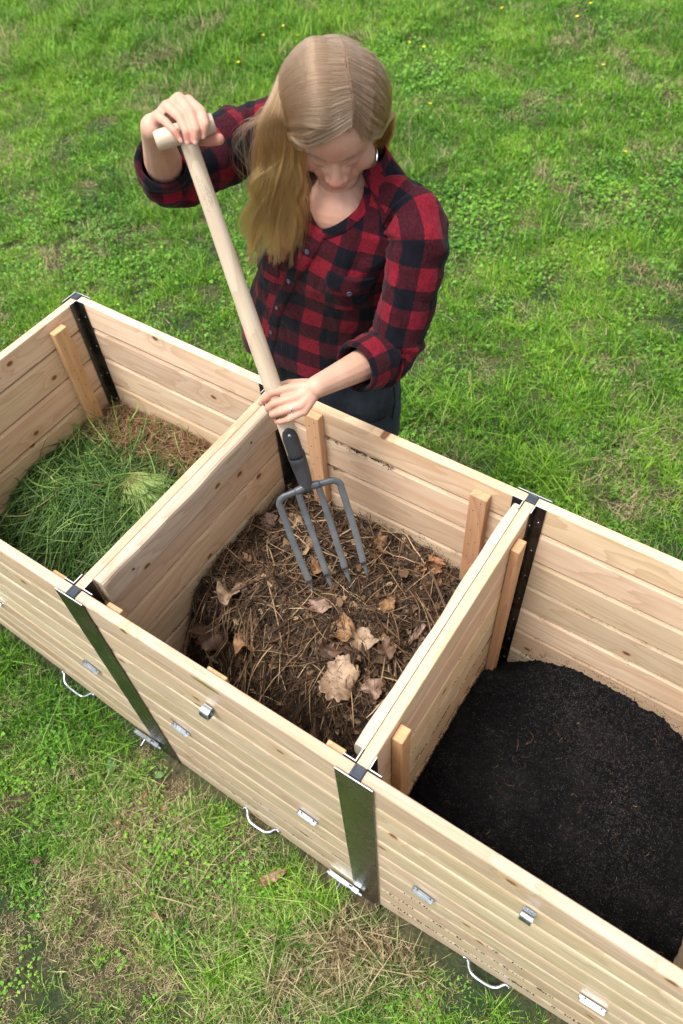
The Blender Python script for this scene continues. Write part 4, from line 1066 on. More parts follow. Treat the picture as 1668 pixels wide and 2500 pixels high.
for i in (0, 3):
    sx = -1 if i == 0 else 1
    pts = [(sx * .012, 0, th_ + .006), (sx * .045, 0, th_ + .003), (sx * (tw / 2 - .014), 0, th_ + .001), (sx * (tw / 2 - .001), 0, th_ - .012), (sx * tw / 2, -.002, th_ - .04), (sx * (tw / 2 + .0006), -.007, th_ * .5), (tips4[i] * .985, -.007, th_ * .2), (tips4[i], -.003, .085), (tips4[i], 0, 0)]
    V, F = bar(catmull(pts, 38), np.concatenate([np.linspace(.0080, .0088, 33), [.0084, .0070, .0052, .0030, .0006]]), np.concatenate([np.linspace(.0062, .0030, 34), [.0034, .0028, .0018, .0006]]))
    obj('tine', fix_normals(mesh('tine', V, F, M['steel'], smooth=True)), fork)
# yoke + socket, one forging
P = catmull([(-.030, 0, th_ + .004), (-.010, 0, th_ + .007), (.010, 0, th_ + .007), (.030, 0, th_ + .004)], 12)
y1_ = bar(P, np.full(12, .0095), np.full(12, .0078))
s2 = tube([(0, 0, th_ - .002), (0, 0, th_ + .012), (0, 0, th_ + .022), (0, 0, th_ + .032), (0, 0, th_ + .060), (0, 0, th_ + .085), (0, 0, th_ + .108)], [.010, .0118, .0150, .0172, .0188, .0202, .0208], 22)
# strap of the socket running up the front of the shaft
V = []; nn = 12; kk = 9
for i in range(nn):
    u = i / (nn - 1); z = th_ + .100 + .086 * u; half = 1.05 * math.sqrt(max(1 - (max(u - .55, 0) / .45) ** 2, .02)); r_ = .0210 - .0004 * u
    for j in range(kk):
        a = math.radians(-90) + half * (j / (kk - 1) * 2 - 1); V.append((r_ * math.cos(a), r_ * math.sin(a), z))
for i in range(nn):
    u = i / (nn - 1); z = th_ + .100 + .086 * u; half = 1.05 * math.sqrt(max(1 - (max(u - .55, 0) / .45) ** 2, .02)); r_ = .0182
    for j in range(kk):
        a = math.radians(-90) + half * (j / (kk - 1) * 2 - 1); V.append((r_ * math.cos(a), r_ * math.sin(a), z))
o_ = nn * kk
F = [(i * kk + j, i * kk + j + 1, (i + 1) * kk + j + 1, (i + 1) * kk + j) for i in range(nn - 1) for j in range(kk - 1)]
F += [(o_ + a, o_ + d, o_ + c, o_ + b) for a, b, c, d in F]
rim = [(i * kk) for i in range(nn)] + [(nn - 1) * kk + j for j in range(1, kk)] + [i * kk + kk - 1 for i in range(nn - 2, -1, -1)] + [j for j in range(kk - 2, 0, -1)]
F += [(rim[k], rim[(k + 1) % len(rim)], o_ + rim[(k + 1) % len(rim)], o_ + rim[k]) for k in range(len(rim))]
V, F = join([y1_, s2, (V, F)])
sock = obj('socket', fix_normals(mesh('socket', V, F, M['steel'], smooth=True)), fork)
V, F = ellipsoid((0, -.0212, th_ + .166), (.0044, .0020, .0044), None, 14, 8); obj('rivet', mesh('rivet', V, F, M['zinc'], smooth=True), fork)
# shaft: grain along its own X
z0, z1 = th_ + .06, FLEN - .004
n = 26; R_ = [.0192 - .0042 * smooth01(np.array(i / (n - 1)), .35, 1.0) - .0012 * (i == 0) for i in range(n)]
V, F = tube([((i / (n - 1) - .5) * (z1 - z0), 0, 0) for i in range(n)], R_, 28)
shaft = obj('shaft', fix_normals(mesh('shaft', V, F, M['ash'], smooth=True)), fork, (0, 0, (z0 + z1) / 2), (0, -math.pi / 2, 0))
# T grip
n = 15; u = np.linspace(-1, 1, n); rg = .0168 + .0010 * np.cos(u * 2.2); rg[0] -= .003; rg[-1] -= .003; rg[1] -= .0006; rg[-2] -= .0006
hx = np.concatenate([[-.0535], np.linspace(-.0515, .0515, n - 2), [.0535]])
V, F = tube([(x_, 0, 0) for x_ in hx], rg, 26); obj('grip', fix_normals(mesh('grip', V, F, M['ash'], smooth=True)), fork, (0, 0, FLEN), (0, 0, 0))
# stamped maker's mark: an oblong outline round rows of small worn strokes, too rubbed to read
def stamp():
    V = []; F = []; rr = random.Random(4)
    def stroke(a0, z0, a1, z1, w):
        r_ = .01665; d = math.hypot((a1 - a0), z1 - z0) + 1e-9; nx, nz = -(z1 - z0) / d * w, (a1 - a0) / d * w; o = len(V)
        for (aa, zz_) in ((a0 + nx, z0 + nz), (a1 + nx, z1 + nz), (a1 - nx, z1 - nz), (a0 - nx, z0 - nz)):
            t_ = math.radians(-90) + aa / r_; rl = .0193 - .0042 * float(smooth01(np.array((zz_ - (th_ + .10)) / (FLEN - th_ - .104)), .35, 1.0)) + .0003; V.append((rl * math.cos(t_), rl * math.sin(t_), zz_))
        F.append((o, o + 1, o + 2, o + 3))
    zt, zb = 1.0640, 1.0040; n = 15
    for col_, (a, hgt, dens) in enumerate(((-.0052, .0022, .5), (-.0012, .0026, .55), (.0022, .0026, .85), (.0062, .0030, .95))):
        z = zt - (.004, .008, .012, .022)[col_]
        while z > zb + .006:
            if rr.random() < dens:
                for k in range(2): stroke(a + rr.uniform(-.5, .5) * hgt, z + rr.uniform(-.0008, .0008), a + rr.uniform(-.5, .5) * hgt, z - rr.uniform(.0004, .0020), .00022)
            z -= .0032
    for k in range(22):
        u = k / 22
        if rr.random() < .7: stroke(-.0080, zt - u * (zt - zb), -.0080, zt - (u + .035) * (zt - zb), .00016)
    stroke(-.0080, zt, -.0045, zt + .002, .00018); stroke(-.0080, zb, -.004, zb - .002, .00018)
    obj('stamp', mesh('stamp', V, F, M['ink']), fork)
stamp()

# ------------------------------------------------------------------ person
def skin():
    t = NT('skin'); co = t.coord('Object'); n = t.noise(co, 14, 4, .6); f = t.noise(co, 500, 3, .6); red = t.attr('flush').outputs['Fac']; lp = t.attr('lip').outputs['Fac']
    c = t.mix(t.rng(n, .35, .65), (.50, .29, .205), (.57, .35, .26)); c = t.mix(t.math('MULTIPLY', red, .75), c, (.56, .19, .15)); c = t.mix(lp, c, (.42, .13, .12))
    c = t.mix(t.rng(t.noise(co, 160, 1),   .76, .80, 0, .35), c, (.36, .19, .12))
    t.P(Base_Color=c, Roughness=.52, Specular_IOR_Level=.32, Subsurface_Weight=.28, Subsurface_Scale=.006, Subsurface_Radius=(1.0, .35, .2)); t.bump(t.math('ADD', f, t.math('MULTIPLY', t.noise(co, 60, 3, .6), 1.5)), .22, .0009); return t.m
M['skin'] = skin()
t = NT('nail'); t.P(Base_Color=(.60, .355, .29), Roughness=.28, Specular_IOR_Level=.6); M['nail'] = t.m

def plaid():
    t = NT('buffalo_check_flannel'); a = t.attr('fab').outputs['Vector']; co = t.coord('Object')
    wob = t.noise(a, 9, 2); s_ = t.new('ShaderNodeSeparateXYZ'); t.set(s_.inputs[0], t.scale(a, (1 / .086, 1 / .086, 1)))
    fuzz = t.noise(a, 420, 2, .7); fz = t.math('MULTIPLY', t.math('SUBTRACT', fuzz, .5), .05)
    def band(v):
        x = t.math('FRACT', t.math('ADD', v, fz)); return t.rng(t.math('ABSOLUTE', t.math('SUBTRACT', x, .5)), .243, .257)
    bu, bv = band(s_.outputs[0]), band(s_.outputs[1])
    tw = t.new('ShaderNodeSeparateXYZ'); t.set(tw.inputs[0], a)
    twill = t.math('FRACT', t.math('MULTIPLY', t.math('ADD', tw.outputs[0], tw.outputs[1]), 520.0))
    n = t.noise(a, 200, 4, .75); big = t.noise(a, 18, 3)
    red = t.mix(t.rng(n, .3, .7), (.100, .0030, .0090), (.235, .010, .023)); mar = t.mix(t.rng(n, .35, .7), (.018, .0020, .005), (.066, .0065, .011)); nav = t.mix(n, (.0012, .0018, .0045), (.0035, .0048, .0095))
    k = t.math('MULTIPLY', bu, bv); k2 = t.math('MAXIMUM', bu, bv)
    c = t.mix(k2, red, mar); c = t.mix(k, c, nav); c = t.mix(t.rng(big, .3, .7, 0, .18), c, (.02, .008, .02))
    t.P(Base_Color=c, Roughness=.9, Specular_IOR_Level=.12, Sheen_Weight=.05, Sheen_Roughness=.5)
    fold = t.noise(t.scale(co, (1, 1, .55)), 15, 3, .55, 1.2); t.bump(t.math('ADD', t.math('ADD', t.math('MULTIPLY', twill, .3), n), t.math('MULTIPLY', fold, 26.0)), .32, .0012); return t.m
M['plaid'] = plaid()
def denim():
    t = NT('dark_denim'); co = t.coord('Object'); n = t.noise(co, 260, 3, .7); b = t.noise(t.scale(co, (1, 1, .35)), 12, 4, .65)
    c = t.mix(t.rng(b, .35, .7), (.008, .013, .023), (.034, .050, .070)); c = t.mix(t.rng(n, .5, .75, 0, .5), c, (.06, .08, .11)); t.P(Base_Color=c, Roughness=.85); t.bump(n, .3, .001); return t.m
M['denim'] = denim()

person = empty('person', (.05, .95, 0)); prop(person, 'person with long blonde hair in red and navy checked shirt holding the fork', 'person')
PO = Matrix.Translation((-.05, -.95, 0))
def pobj(name, me, parent=None):
    o = obj(name, me, parent or person); o.location = (-.05, -.95, 0) if parent is None else (0, 0, 0); return o

# head frame: X her left, Y forward out of the face, Z crown
HY, HP = math.radians(31), math.radians(34)
HO = np.array((0.125, 0.884, 1.623))
hf_ = np.array([math.sin(HY) * math.cos(HP), -math.cos(HY) * math.cos(HP), -math.sin(HP)])
hx_ = np.array([math.cos(HY), math.sin(HY), 0.0]); hz_ = -np.cross(hx_, hf_)
HR_ = np.stack([hx_, hf_, hz_], 1)                 # columns
HSC = 1.05
roll = math.radians(0); cr, sr = math.cos(roll), math.sin(roll)
HR_ = HR_ @ np.array([[cr, 0, sr], [0, 1, 0], [-sr, 0, cr]])
def hw(p): return (np.asarray(p, float) * HSC) @ HR_.T + HO

blobs = []
def hb(c, r, rotx=0, rz=0, yaw=0):
    v, f = ellipsoid((0, 0, 0), r, None, 26, 18); a = math.radians(rotx); b = math.radians(rz)
    Rx = np.array([[1, 0, 0], [0, math.cos(a), -math.sin(a)], [0, math.sin(a), math.cos(a)]]); Rz = np.array([[math.cos(b), 0, math.sin(b)], [0, 1, 0], [-math.sin(b), 0, math.cos(b)]])
    yw = math.radians(yaw); Ry = np.array([[math.cos(yw), -math.sin(yw), 0], [math.sin(yw), math.cos(yw), 0], [0, 0, 1]])
    blobs.append((hw(v @ Rx.T @ Rz.T @ Ry.T + np.asarray(c)), f))
def hc(a, b, ra, rb): v, f = capsule(a, b, ra, rb); blobs.append((hw(v), f))
hb((0, -.014, .030), (.079, .096, .088)); hb((0, .030, .015), (.070, .062, .072)); hb((0, .026, -.035), (.068, .060, .070)); hb((0, .050, -.066), (.053, .042, .042))
hb((0, .082, -.094), (.028, .020, .020)); hb((0, .066, -.086), (.042, .034, .026)); hc((-.048, .010, -.070), (-.014, .058, -.098), .017, .016); hc((.048, .010, -.070), (.014, .058, -.098), .017, .016)
for s_ in (-1, 1):
    hb((s_ * .044, .050, -.042), (.030, .029, .032)); hb((s_ * .028, .070, -.058), (.018, .016, .022)); hb((s_ * .028, .0760, .012), (.027, .0120, .009), 0, s_ * 6, -s_ * 24)
    hb((s_ * .030, .0735, -.010), (.0180, .0115, .0110), 0, 0, -s_ * 24); hb((s_ * .0140, .0975, -.041), (.0090, .0110, .0088)); hb((s_ * .0155, .083, -.030), (.0140, .0140, .0190)); hb((s_ * .078, -.012, -.020), (.009, .017, .030), 15)
hc((0, .078, .004), (0, .103, -.033), .0095, .0120); hb((0, .1055, -.037), (.0150, .0120, .0120)); hb((0, .090, -.032), (.0165, .018, .018))
hb((0, .094, -.066), (.021, .0105, .0060)); hb((0, .092, -.076), (.018, .0100, .0065)); hb((0, .080, -.070), (.032, .012, .018))
NB_ = np.array((.128, .940, 1.475))
v, f = capsule(hw((0, -.030, -.060)), NB_, .052, .058); blobs.append((v, f))
v, f = capsule(hw((0, -.025, -.070)), (.130, .895, 1.455), .036, .042); blobs.append((v, f))
# trunk under the shirt
blobs.append(ellipsoid((.110, .905, 1.395), (.118, .080, .105), None, 26, 18)); blobs.append(ellipsoid((.118, .885, 1.43), (.085, .068, .062)))
blobs.append(ellipsoid((.075, .915, 1.25), (.125, .085, .16))); blobs.append(ellipsoid((.045, .925, 1.03), (.150, .095, .18)))
SLp, SRp = np.array((.262, .932, 1.445)), np.array((-.045, .935, 1.530))
for P_ in (SLp, SRp): blobs.append(capsule(NB_ + (0, 0, -.03), P_, .045, .044))
for s_ in (-1, 1):
    blobs.append(capsule((.045 + s_ * .085, .94, .90), (.045 + s_ * .085, .93, .50), .072, .050)); blobs.append(capsule((.045 + s_ * .085, .93, .50), (.045 + s_ * .088, .96, .09), .050, .033)); blobs.append(capsule((.045 + s_ * .088, .965, .05), (.045 + s_ * .095, .84, .035), .034, .028))

def limb(pts, rad):
    for (a, b), (ra, rb) in zip(zip(pts[:-1], pts[1:]), zip(rad[:-1], rad[1:])): blobs.append(capsule(a, b, ra, rb))
# right arm, raised onto the T grip
ER, WR = np.array((-0.1764, 0.6919, 1.5177)), np.array((-0.0590, 0.5831, 1.6931))
limb([SRp, np.array((-0.1254, 0.8931, 1.5094)), np.array((-0.1558, 0.8158, 1.5079)), np.array((-0.1700, 0.7434, 1.5083)), ER], [.044, .042, .040, .038, .036]); limb([ER, ER + (WR - ER) * .35, ER + (WR - ER) * .75, WR], [.036, .0375, .029, .0245])
Rm = {'index': [(-0.0019, 0.6248, 1.7336), (0.0403, 0.6083, 1.7332), (0.0596, 0.5918, 1.7232), (0.0590, 0.5823, 1.7077)], 'middle': [(-0.0182, 0.6188, 1.7375), (0.0306, 0.5918, 1.7340), (0.0534, 0.5731, 1.7197), (0.0541, 0.5662, 1.7039)],
      'ring': [(-0.0316, 0.6007, 1.7289), (0.0176, 0.5778, 1.7302), (0.0403, 0.5642, 1.7178), (0.0424, 0.5602, 1.7031)], 'pinky': [(-0.0388, 0.5819, 1.7171), (-0.0083, 0.5673, 1.7219), (0.0164, 0.5593, 1.7158), (0.0255, 0.5595, 1.7029)]}
fr = {'index': (.0100, .0088, .0080, .0066), 'middle': (.0102, .0090, .0082, .0068), 'ring': (.0098, .0085, .0078, .0064), 'pinky': (.0088, .0074, .0068, .0056)}
for k in Rm:
    limb([np.array(p) for p in Rm[k]], fr[k]); limb([WR + (np.array(Rm[k][0]) - WR) * .12, np.array(Rm[k][0])], [.0150, .0112])
limb([WR, np.array((-0.0425, 0.6246, 1.7107))], [.0225, .0165]); limb([np.array((-0.0495, 0.6081, 1.7039)), np.array((-0.0202, 0.6294, 1.7121))], [.017, .014])
# thumb under the grip
limb([WR + (0, 0, 0), np.array((-0.0380, 0.6165, 1.6786)), np.array((0.0040, 0.6161, 1.6754)), np.array((0.0368, 0.6148, 1.6810)), np.array((0.0616, 0.6158, 1.6865))], [.018, .0165, .0135, .0120, .0104])
# left arm, hand closed round the shaft
EL, WL = np.array((0.2950, 0.8076, 1.1584)), np.array((0.2502, 0.5825, 1.2122))
limb([SLp, np.array((0.2982, 0.9124, 1.4149)), np.array((0.3078, 0.8823, 1.3358)), np.array((0.3076, 0.8470, 1.2392)), EL], [.042, .042, .040, .038, .037]); limb([EL, EL + (WL - EL) * .35, EL + (WL - EL) * .78, WL], [.037, .0375, .0285, .0245])
Lm = {'index': [(0.2061, 0.5537, 1.2112), (0.1747, 0.5220, 1.2090), (0.1572, 0.5144, 1.1873), (0.1505, 0.5213, 1.1644)], 'middle': [(0.2236, 0.5425, 1.2015), (0.1918, 0.5082, 1.1978), (0.1718, 0.5055, 1.1752), (0.1656, 0.5166, 1.1522)],
      'ring': [(0.2373, 0.5365, 1.1904), (0.2091, 0.5030, 1.1855), (0.1858, 0.5012, 1.1662), (0.1792, 0.5119, 1.1456)], 'pinky': [(0.2449, 0.5358, 1.1776), (0.2268, 0.5055, 1.1701), (0.2052, 0.4996, 1.1564), (0.1920, 0.5034, 1.1446)]}
for k in Lm:
    limb([np.array(p) for p in Lm[k]], [q_ * 1.06 for q_ in fr[k]]); limb([WL + (np.array(Lm[k][0]) - WL) * .12, np.array(Lm[k][0])], [.0160, .0116])
limb([WL, np.array((0.2122, 0.5539, 1.1910))], [.0235, .0185]); limb([np.array((0.2276, 0.5691, 1.1931)), np.array((0.2298, 0.5512, 1.1776))], [.0205, .0160])
limb([WL, np.array((0.2059, 0.5874, 1.1916)), np.array((0.1707, 0.5853, 1.1788)), np.array((0.1514, 0.5762, 1.1696)), np.array((0.1392, 0.5613, 1.1661))], [.018, .0145, .0112, .0098, .0084])
limb([np.array((0.1450, 0.5236, 1.1684)), np.array((0.1381, 0.5191, 1.1612))], [.0080, .0066])

V, F = join(blobs)
raw = obj('body_raw', mesh('body_raw', V, F))
rm = raw.modifiers.new('r', 'REMESH'); rm.mode = 'VOXEL'; rm.voxel_size = .0023; rm.use_smooth_shade = True
sm = raw.modifiers.new('s', 'SMOOTH'); sm.factor = .5; sm.iterations = 5
bpy.context.view_layer.update()
bm_ = bpy.data.meshes.new_from_object(raw.evaluated_get(bpy.context.evaluated_depsgraph_get())); bpy.data.objects.remove(raw)
bm_.name = 'body'; bm_.materials.clear(); bm_.materials.append(M['skin']); bm_.polygons.foreach_set('use_smooth', np.ones(len(bm_.polygons), dtype=bool))
co = np.zeros(len(bm_.vertices) * 3, np.float32); bm_.vertices.foreach_get('co', co); co = co.reshape(-1, 3).astype(float)
# relax the face so that its forms run into each other
ed = np.zeros(len(bm_.edges) * 2, np.int32); bm_.edges.foreach_get('vertices', ed); ed = ed.reshape(-1, 2)
hl = (co - HO) @ HR_ / HSC; fm_ = (hl[:, 1] > .02) & (hl[:, 2] > -.125) & (hl[:, 2] < .09) & (np.abs(hl[:, 0]) < .085) & (hl[:, 1] < .14)
es = ed[fm_[ed[:, 0]] | fm_[ed[:, 1]]]; deg = np.bincount(es.ravel(), minlength=len(co)).clip(1)[:, None]
for _ in range(4):
    acc = np.stack([np.bincount(es[:, 0], co[es[:, 1], k], len(co)) + np.bincount(es[:, 1], co[es[:, 0], k], len(co)) for k in range(3)], 1); av = acc / deg
    co[fm_] = co[fm_] * .45 + av[fm_] * .55
bm_.vertices.foreach_set('co', co.astype(np.float32).ravel()); bm_.update()
# colouring that belongs to the skin: rosy nose, cheeks, knuckles and finger ends, lips
hl = (co - HO) @ HR_ / HSC
g = lambda c, r: np.exp(-(((hl - np.array(c)) / np.array(r)) ** 2).sum(1))
flush = .95 * g((0, .115, -.038), (.018, .022, .018)) + .55 * g((.040, .068, -.042), (.024, .03, .020)) + .55 * g((-.040, .068, -.042), (.024, .03, .020)) + .3 * g((0, .09, .03), (.05, .03, .03))
for dct in (Rm, Lm):
    for k in dct:
        for q, (p, w_) in enumerate(zip(dct[k], (.55, .5, .35, .75))): flush += w_ * np.exp(-((co - np.array(p)) ** 2).sum(1) / .011 ** 2)
flush += .9 * np.exp(-((co - np.array((0.0562, 0.6122, 1.6868))) ** 2).sum(1) / .018 ** 2) + .25 * np.exp(-((co - np.array((.12, .83, 1.45))) ** 2).sum(1) / .05 ** 2)
lip = g((0, .094, -.071), (.022, .010, .0085)).clip(0, 1)
attr(bm_, 'flush', flush.clip(0, 1)); attr(bm_, 'lip', (lip * 1.3).clip(0, .85)); body = pobj('body', bm_)

# nails
def nail(p, q, n_, w=.0056, l=.0078):
    p, q = np.array(p), np.array(q); d = unit(p - q); n_ = unit(np.array(n_) - d * (np.array(n_) @ d)); s_ = np.cross(d, n_)
    v, f = ellipsoid((0, 0, 0), (w, l, .0011), None, 14, 8); v = v[:, 0:1] * s_ + v[:, 1:2] * d + (v[:, 2:3] - (v[:, 0:1] ** 2) * 55) * n_; return v + p, f
tocam = lambda p: unit(np.array((1.0080, -0.3685, 2.3674)) - np.array(p))
NL = []
for k in Rm:
    a, b = np.array(Rm[k][3]), np.array(Rm[k][2]); n_ = tocam(a); w_ = {'pinky': .0038}.get(k, .0046)
    d = unit(a - b); NL.append(nail(a + n_ * (fr[k][3] - .0013) + d * .0008, b + n_ * fr[k][3], n_ + .2 * d, w_, .0054))
for (v, f) in NL: pobj('fingernail', mesh('fingernail', v, f, M['nail'], smooth=True), body)

# ring on the left hand
a, b = np.array(Lm['ring'][0]), np.array(Lm['ring'][1]); c_ = a + (b - a) * .50; d = unit(b - a); e1 = unit(np.cross(d, (0, 0, 1))); e2 = np.cross(d, e1)
V = []; n = 28
for i in range(n):
    t_ = 2 * math.pi * i / n
    for (dr, dd) in ((.0003, -.0024), (.0014, -.0018), (.0014, .0018), (.0003, .0024), (-.0006, 0)): V.append(c_ + (e1 * math.cos(t_) + e2 * math.sin(t_)) * (.0092 + dr) + d * dd)
F = [(i * 5 + j, i * 5 + (j + 1) % 5, ((i + 1) % n) * 5 + (j + 1) % 5, ((i + 1) % n) * 5 + j) for i in range(n) for j in range(5)]
pobj('ring', fix_normals(mesh('ring', V, F, M['silver'], smooth=False)))
# ear drop
V, F = tube(catmull([(0.2268, 0.8706, 1.5917), (0.2325, 0.8644, 1.5879), (0.2364, 0.8580, 1.5822), (0.2373, 0.8533, 1.5765)], 10), [.0005, .0008, .0011, .0013, .0014, .0014, .0013, .0010, .0008, .0005], 8, flat=.4)
pobj('earring', fix_normals(mesh('earring', V, F, M['silver'], smooth=True)))

# eyebrows and lashes sit on the skin
hl = (co - HO) @ HR_ / HSC; hl_f = hl[(hl[:, 1] > .03) & (hl[:, 2] > -.05) & (hl[:, 2] < .06)]
def face_y(x, z): m_ = (np.abs(hl_f[:, 0] - x) < .0028) & (np.abs(hl_f[:, 2] - z) < .0028); return float(hl_f[m_, 1].max()) if m_.any() else .08
def hairs(name, P, w, col):
    V, F, rid = ribbons(np.array(P), np.full(np.array(P).shape[:2], w)); t = NT(name); t.P(Base_Color=col, Roughness=.5); return pobj(name, fast_mesh(name, V, F, t.m), body)
for s_ in (-1, 1):
    P = []
    for i in range(150):
        u = rng.random(); x = s_ * (.013 + .036 * u); z = .013 + .006 * math.sin(u * 2.4) + rng.normal() * .0016; y = face_y(x, z) + .0006
        ln = rng.uniform(.005, .009); dx = s_ * .9; dz = .35 - .8 * u
        q = np.linspace(0, 1, 4); P.append(hw(np.column_stack([x + dx * q * ln, np.full(4, y) - abs(dx) * q * ln * .45, z + dz * q * ln])))
    hairs('eyebrow', P, .00016, (.33, .22, .15))
    P = []
    for i in range(30):
        u = i / 29; x = s_ * (.018 + .027 * u); z = -.013 + .003 * abs(u - .5); y = face_y(x, z)
        q = np.linspace(0, 1, 4); P.append(hw(np.column_stack([x + s_ * (u - .3) * q * .003, y - .0003 + q * .0030, z - .001 * q])))
    hairs('eyelashes', P, .00015, (.14, .08, .055))

# ---- shirt
Zs = np.array([.90, .96, 1.03, 1.11, 1.20, 1.30, 1.38, 1.44, 1.48, 1.508, 1.53]); 
sec = {'cx': [.004, .006, .012, .022, .048, .075, .097, .108, .116, .122, .126], 'cy': [.925, .925, .924, .920, .915, .912, .914, .920, .927, .933, .938],
       'a': [.240, .238, .224, .203, .186, .181, .180, .176, .150, .112, .072], 'b': [.134, .134, .130, .122, .115, .120, .114, .100, .084, .072, .062]}
def S_(k, z): return np.interp(z, Zs, sec[k])
def tz(x, cx, z): return z - .24 * (x - cx) * smooth01(z, 1.15, 1.47)
def th_pl(z): return math.radians(-90) + np.interp(z, [.92, 1.06, 1.16, 1.26, 1.36, 1.42, 1.55], np.radians([-17, -17, -15, -9, 0, 3, 8]))
def torso_pt(th, z, off=0.0, wr=True):
    th = np.asarray(th, float); z = np.asarray(z, float); a, b, cx, cy = S_('a', z) + off, S_('b', z) + off, S_('cx', z), S_('cy', z)
    c, s = np.cos(th), np.sin(th); e = .88
    x = a * np.sign(c) * np.abs(c) ** e; y = b * np.sign(s) * np.abs(s) ** e
    bust = sum(np.exp(-(((th - math.radians(-90 + q)) / .42) ** 2 + ((z - 1.315) / .062) ** 2)) for q in (-30, 32)); y = y - .020 * bust
    if wr:
        u_ = th * .15
        w = (fbm(u_ * 9 + z * 5 + 3, z * 9 - u_ * 5, 3, 91) - .47) * .042 + (fbm(u_ * 26 - z * 12, z * 16 + u_ * 9, 3, 95) - .45) * .011
        w = w * (1 - .6 * smooth01(z, 1.38, 1.47)) + .0035 * np.sin(z * 62 + th * 3.2) * np.exp(-((z - 1.12) / .09) ** 2) * (1 + np.cos(th * 2 + 1)) * .6
        k = (a + w) / a; x = x * k; y = y * k
    X = cx + x; return np.stack([X, cy + y, tz(X, cx, z)], -1)
nt, nz = 240, 170
th = np.linspace(-math.pi, math.pi, nt, endpoint=False); zz = np.linspace(0, 1, nz)
TH, UZ = np.meshgrid(th, zz); hem = .955 + .025 * np.cos(TH) * 1.0 - .020 * np.cos(2 * TH) * 1.0; ZZ_ = hem + (1.530 - hem) * UZ
Pm = torso_pt(TH, ZZ_)
opening = (np.abs(TH - th_pl(ZZ_)) < (ZZ_ - 1.405) * 5.6) & (ZZ_ > 1.408)
V = Pm.reshape(-1, 3); F = []
for i in range(nz - 1):
    for j in range(nt):
        j2 = (j + 1) % nt
        if opening[i, j] and opening[i + 1, j] and opening[i, j2] and opening[i + 1, j2]: continue
        F.append((i * nt + j, i * nt + j2, (i + 1) * nt + j2, (i + 1) * nt + j))
# her left and right fronts share the weave; u runs round the body from the placket
fab = np.stack([(TH + math.pi / 2) * .165 + .012, ZZ_ - .3 * .0 + .01 * np.sin(TH), np.zeros_like(TH)], -1).reshape(-1, 3)
sm_ = mesh('shirt', V, F, M['plaid'], smooth=True); attr(sm_, 'fab', fab, 'FLOAT_VECTOR'); shirt = pobj('shirt', sm_)
so_ = shirt.modifiers.new('cloth', 'SOLIDIFY'); so_.thickness = .0016; so_.offset = -1
def on_shirt(name, pts_uv, fab0, grid=(10, 24), off=.0032, mat='plaid', rnd=.0012, us=.165, turn=0.0):
    """patch of cloth laid on the trunk: pts_uv is f(s,t)->(theta,z), s,t in 0..1; edges dip into the shirt"""
    gs, gt_ = grid; s, t_ = np.meshgrid(np.linspace(0, 1, gs), np.linspace(0, 1, gt_)); a, z = pts_uv(s, t_)
    edge = np.minimum(np.minimum(s, 1 - s) * gs / 1.2, np.minimum(t_, 1 - t_) * gt_ / 1.2).clip(0, 1)
    P = torso_pt(a, z, 0); Pn = torso_pt(a, z, .01); nrm = Pn - P; nrm /= np.linalg.norm(nrm, axis=-1, keepdims=True); P = P + nrm * (off * edge - .0012)[..., None]
    n_ = gs; F = [(i * n_ + j, i * n_ + j + 1, (i + 1) * n_ + j + 1, (i + 1) * n_ + j) for i in range(gt_ - 1) for j in range(gs - 1)]
    me = mesh(name, P.reshape(-1, 3), F, M[mat], smooth=True)
    fu, fv = (a + math.pi / 2) * us + fab0[0], z + fab0[1]; fu, fv = fu * math.cos(turn) - fv * math.sin(turn), fu * math.sin(turn) + fv * math.cos(turn)
    attr(me, 'fab', np.stack([fu, fv, np.zeros_like(a)], -1).reshape(-1, 3), 'FLOAT_VECTOR'); return pobj(name, me, shirt)
on_shirt('placket', lambda s, t_: (th_pl(.95 + t_ * .47) + (s - .5) * .20, .95 + t_ * .47), (.032, .0), (9, 120), .0056)
# bands that edge the open neck
for q in (-1, 1):
    def nb(s, t_, q=q):
        z = 1.400 + t_ * .115; hw_ = (z - 1.405) * 5.6; return th_pl(z) + q * (np.maximum(hw_, 0) + (s - .35) * .17), z
    on_shirt('neck_band', nb, (.05, .02), (8, 60), .0036)
# chest pockets with pointed flaps
for (tc, zc, nm) in ((math.radians(-52), 1.335, 'pocket'), (math.radians(-128), 1.335, 'pocket')):
    wd = .37
    on_shirt(nm, lambda s, t_, tc=tc, zc=zc: (tc + (s - .5) * wd * 2 * .93, zc - .105 + t_ * .105), (.031, .018), (26, 30), .0030)
    def flap(s, t_, tc=tc, zc=zc):
        depth = .030 + .018 * (1 - np.abs(s - .5) * 2); return tc + (s - .5) * wd * 2, zc + .012 - depth * (1 - t_)
    on_shirt('pocket_flap', flap, (.02, .047), (30, 16), .0085)
def button(P, n_, r=.0060):
    n_ = unit(n_); e1 = unit(np.cross(n_, (0, 0, 1))); e2 = np.cross(n_, e1); V = []; prof = [(0, -.001), (r, -.001), (r, .0012), (r * .8, .0020), (r * .62, .0012), (0, .0012)]; k = 20
    for (a, h) in prof[1:-1]: V += [P + (e1 * math.cos(2 * math.pi * i / k) + e2 * math.sin(2 * math.pi * i / k)) * a + n_ * h for i in range(k)]
    F = [(q * k + i, q * k + (i + 1) % k, (q + 1) * k + (i + 1) % k, (q + 1) * k + i) for q in range(3) for i in range(k)] + [tuple(3 * k + i for i in range(k))]
    b = pobj('button', fix_normals(mesh('button', V, F, M['button'], smooth=False)), shirt)
    for a in (45, 135):
        a = math.radians(a); d_ = (e1 * math.cos(a) + e2 * math.sin(a)) * r * .32; v, f = tube([P - d_ + n_ * .0016, P + d_ + n_ * .0016], .0004, 5); pobj('thread', mesh('thread', v, f, M['zinc']), b)
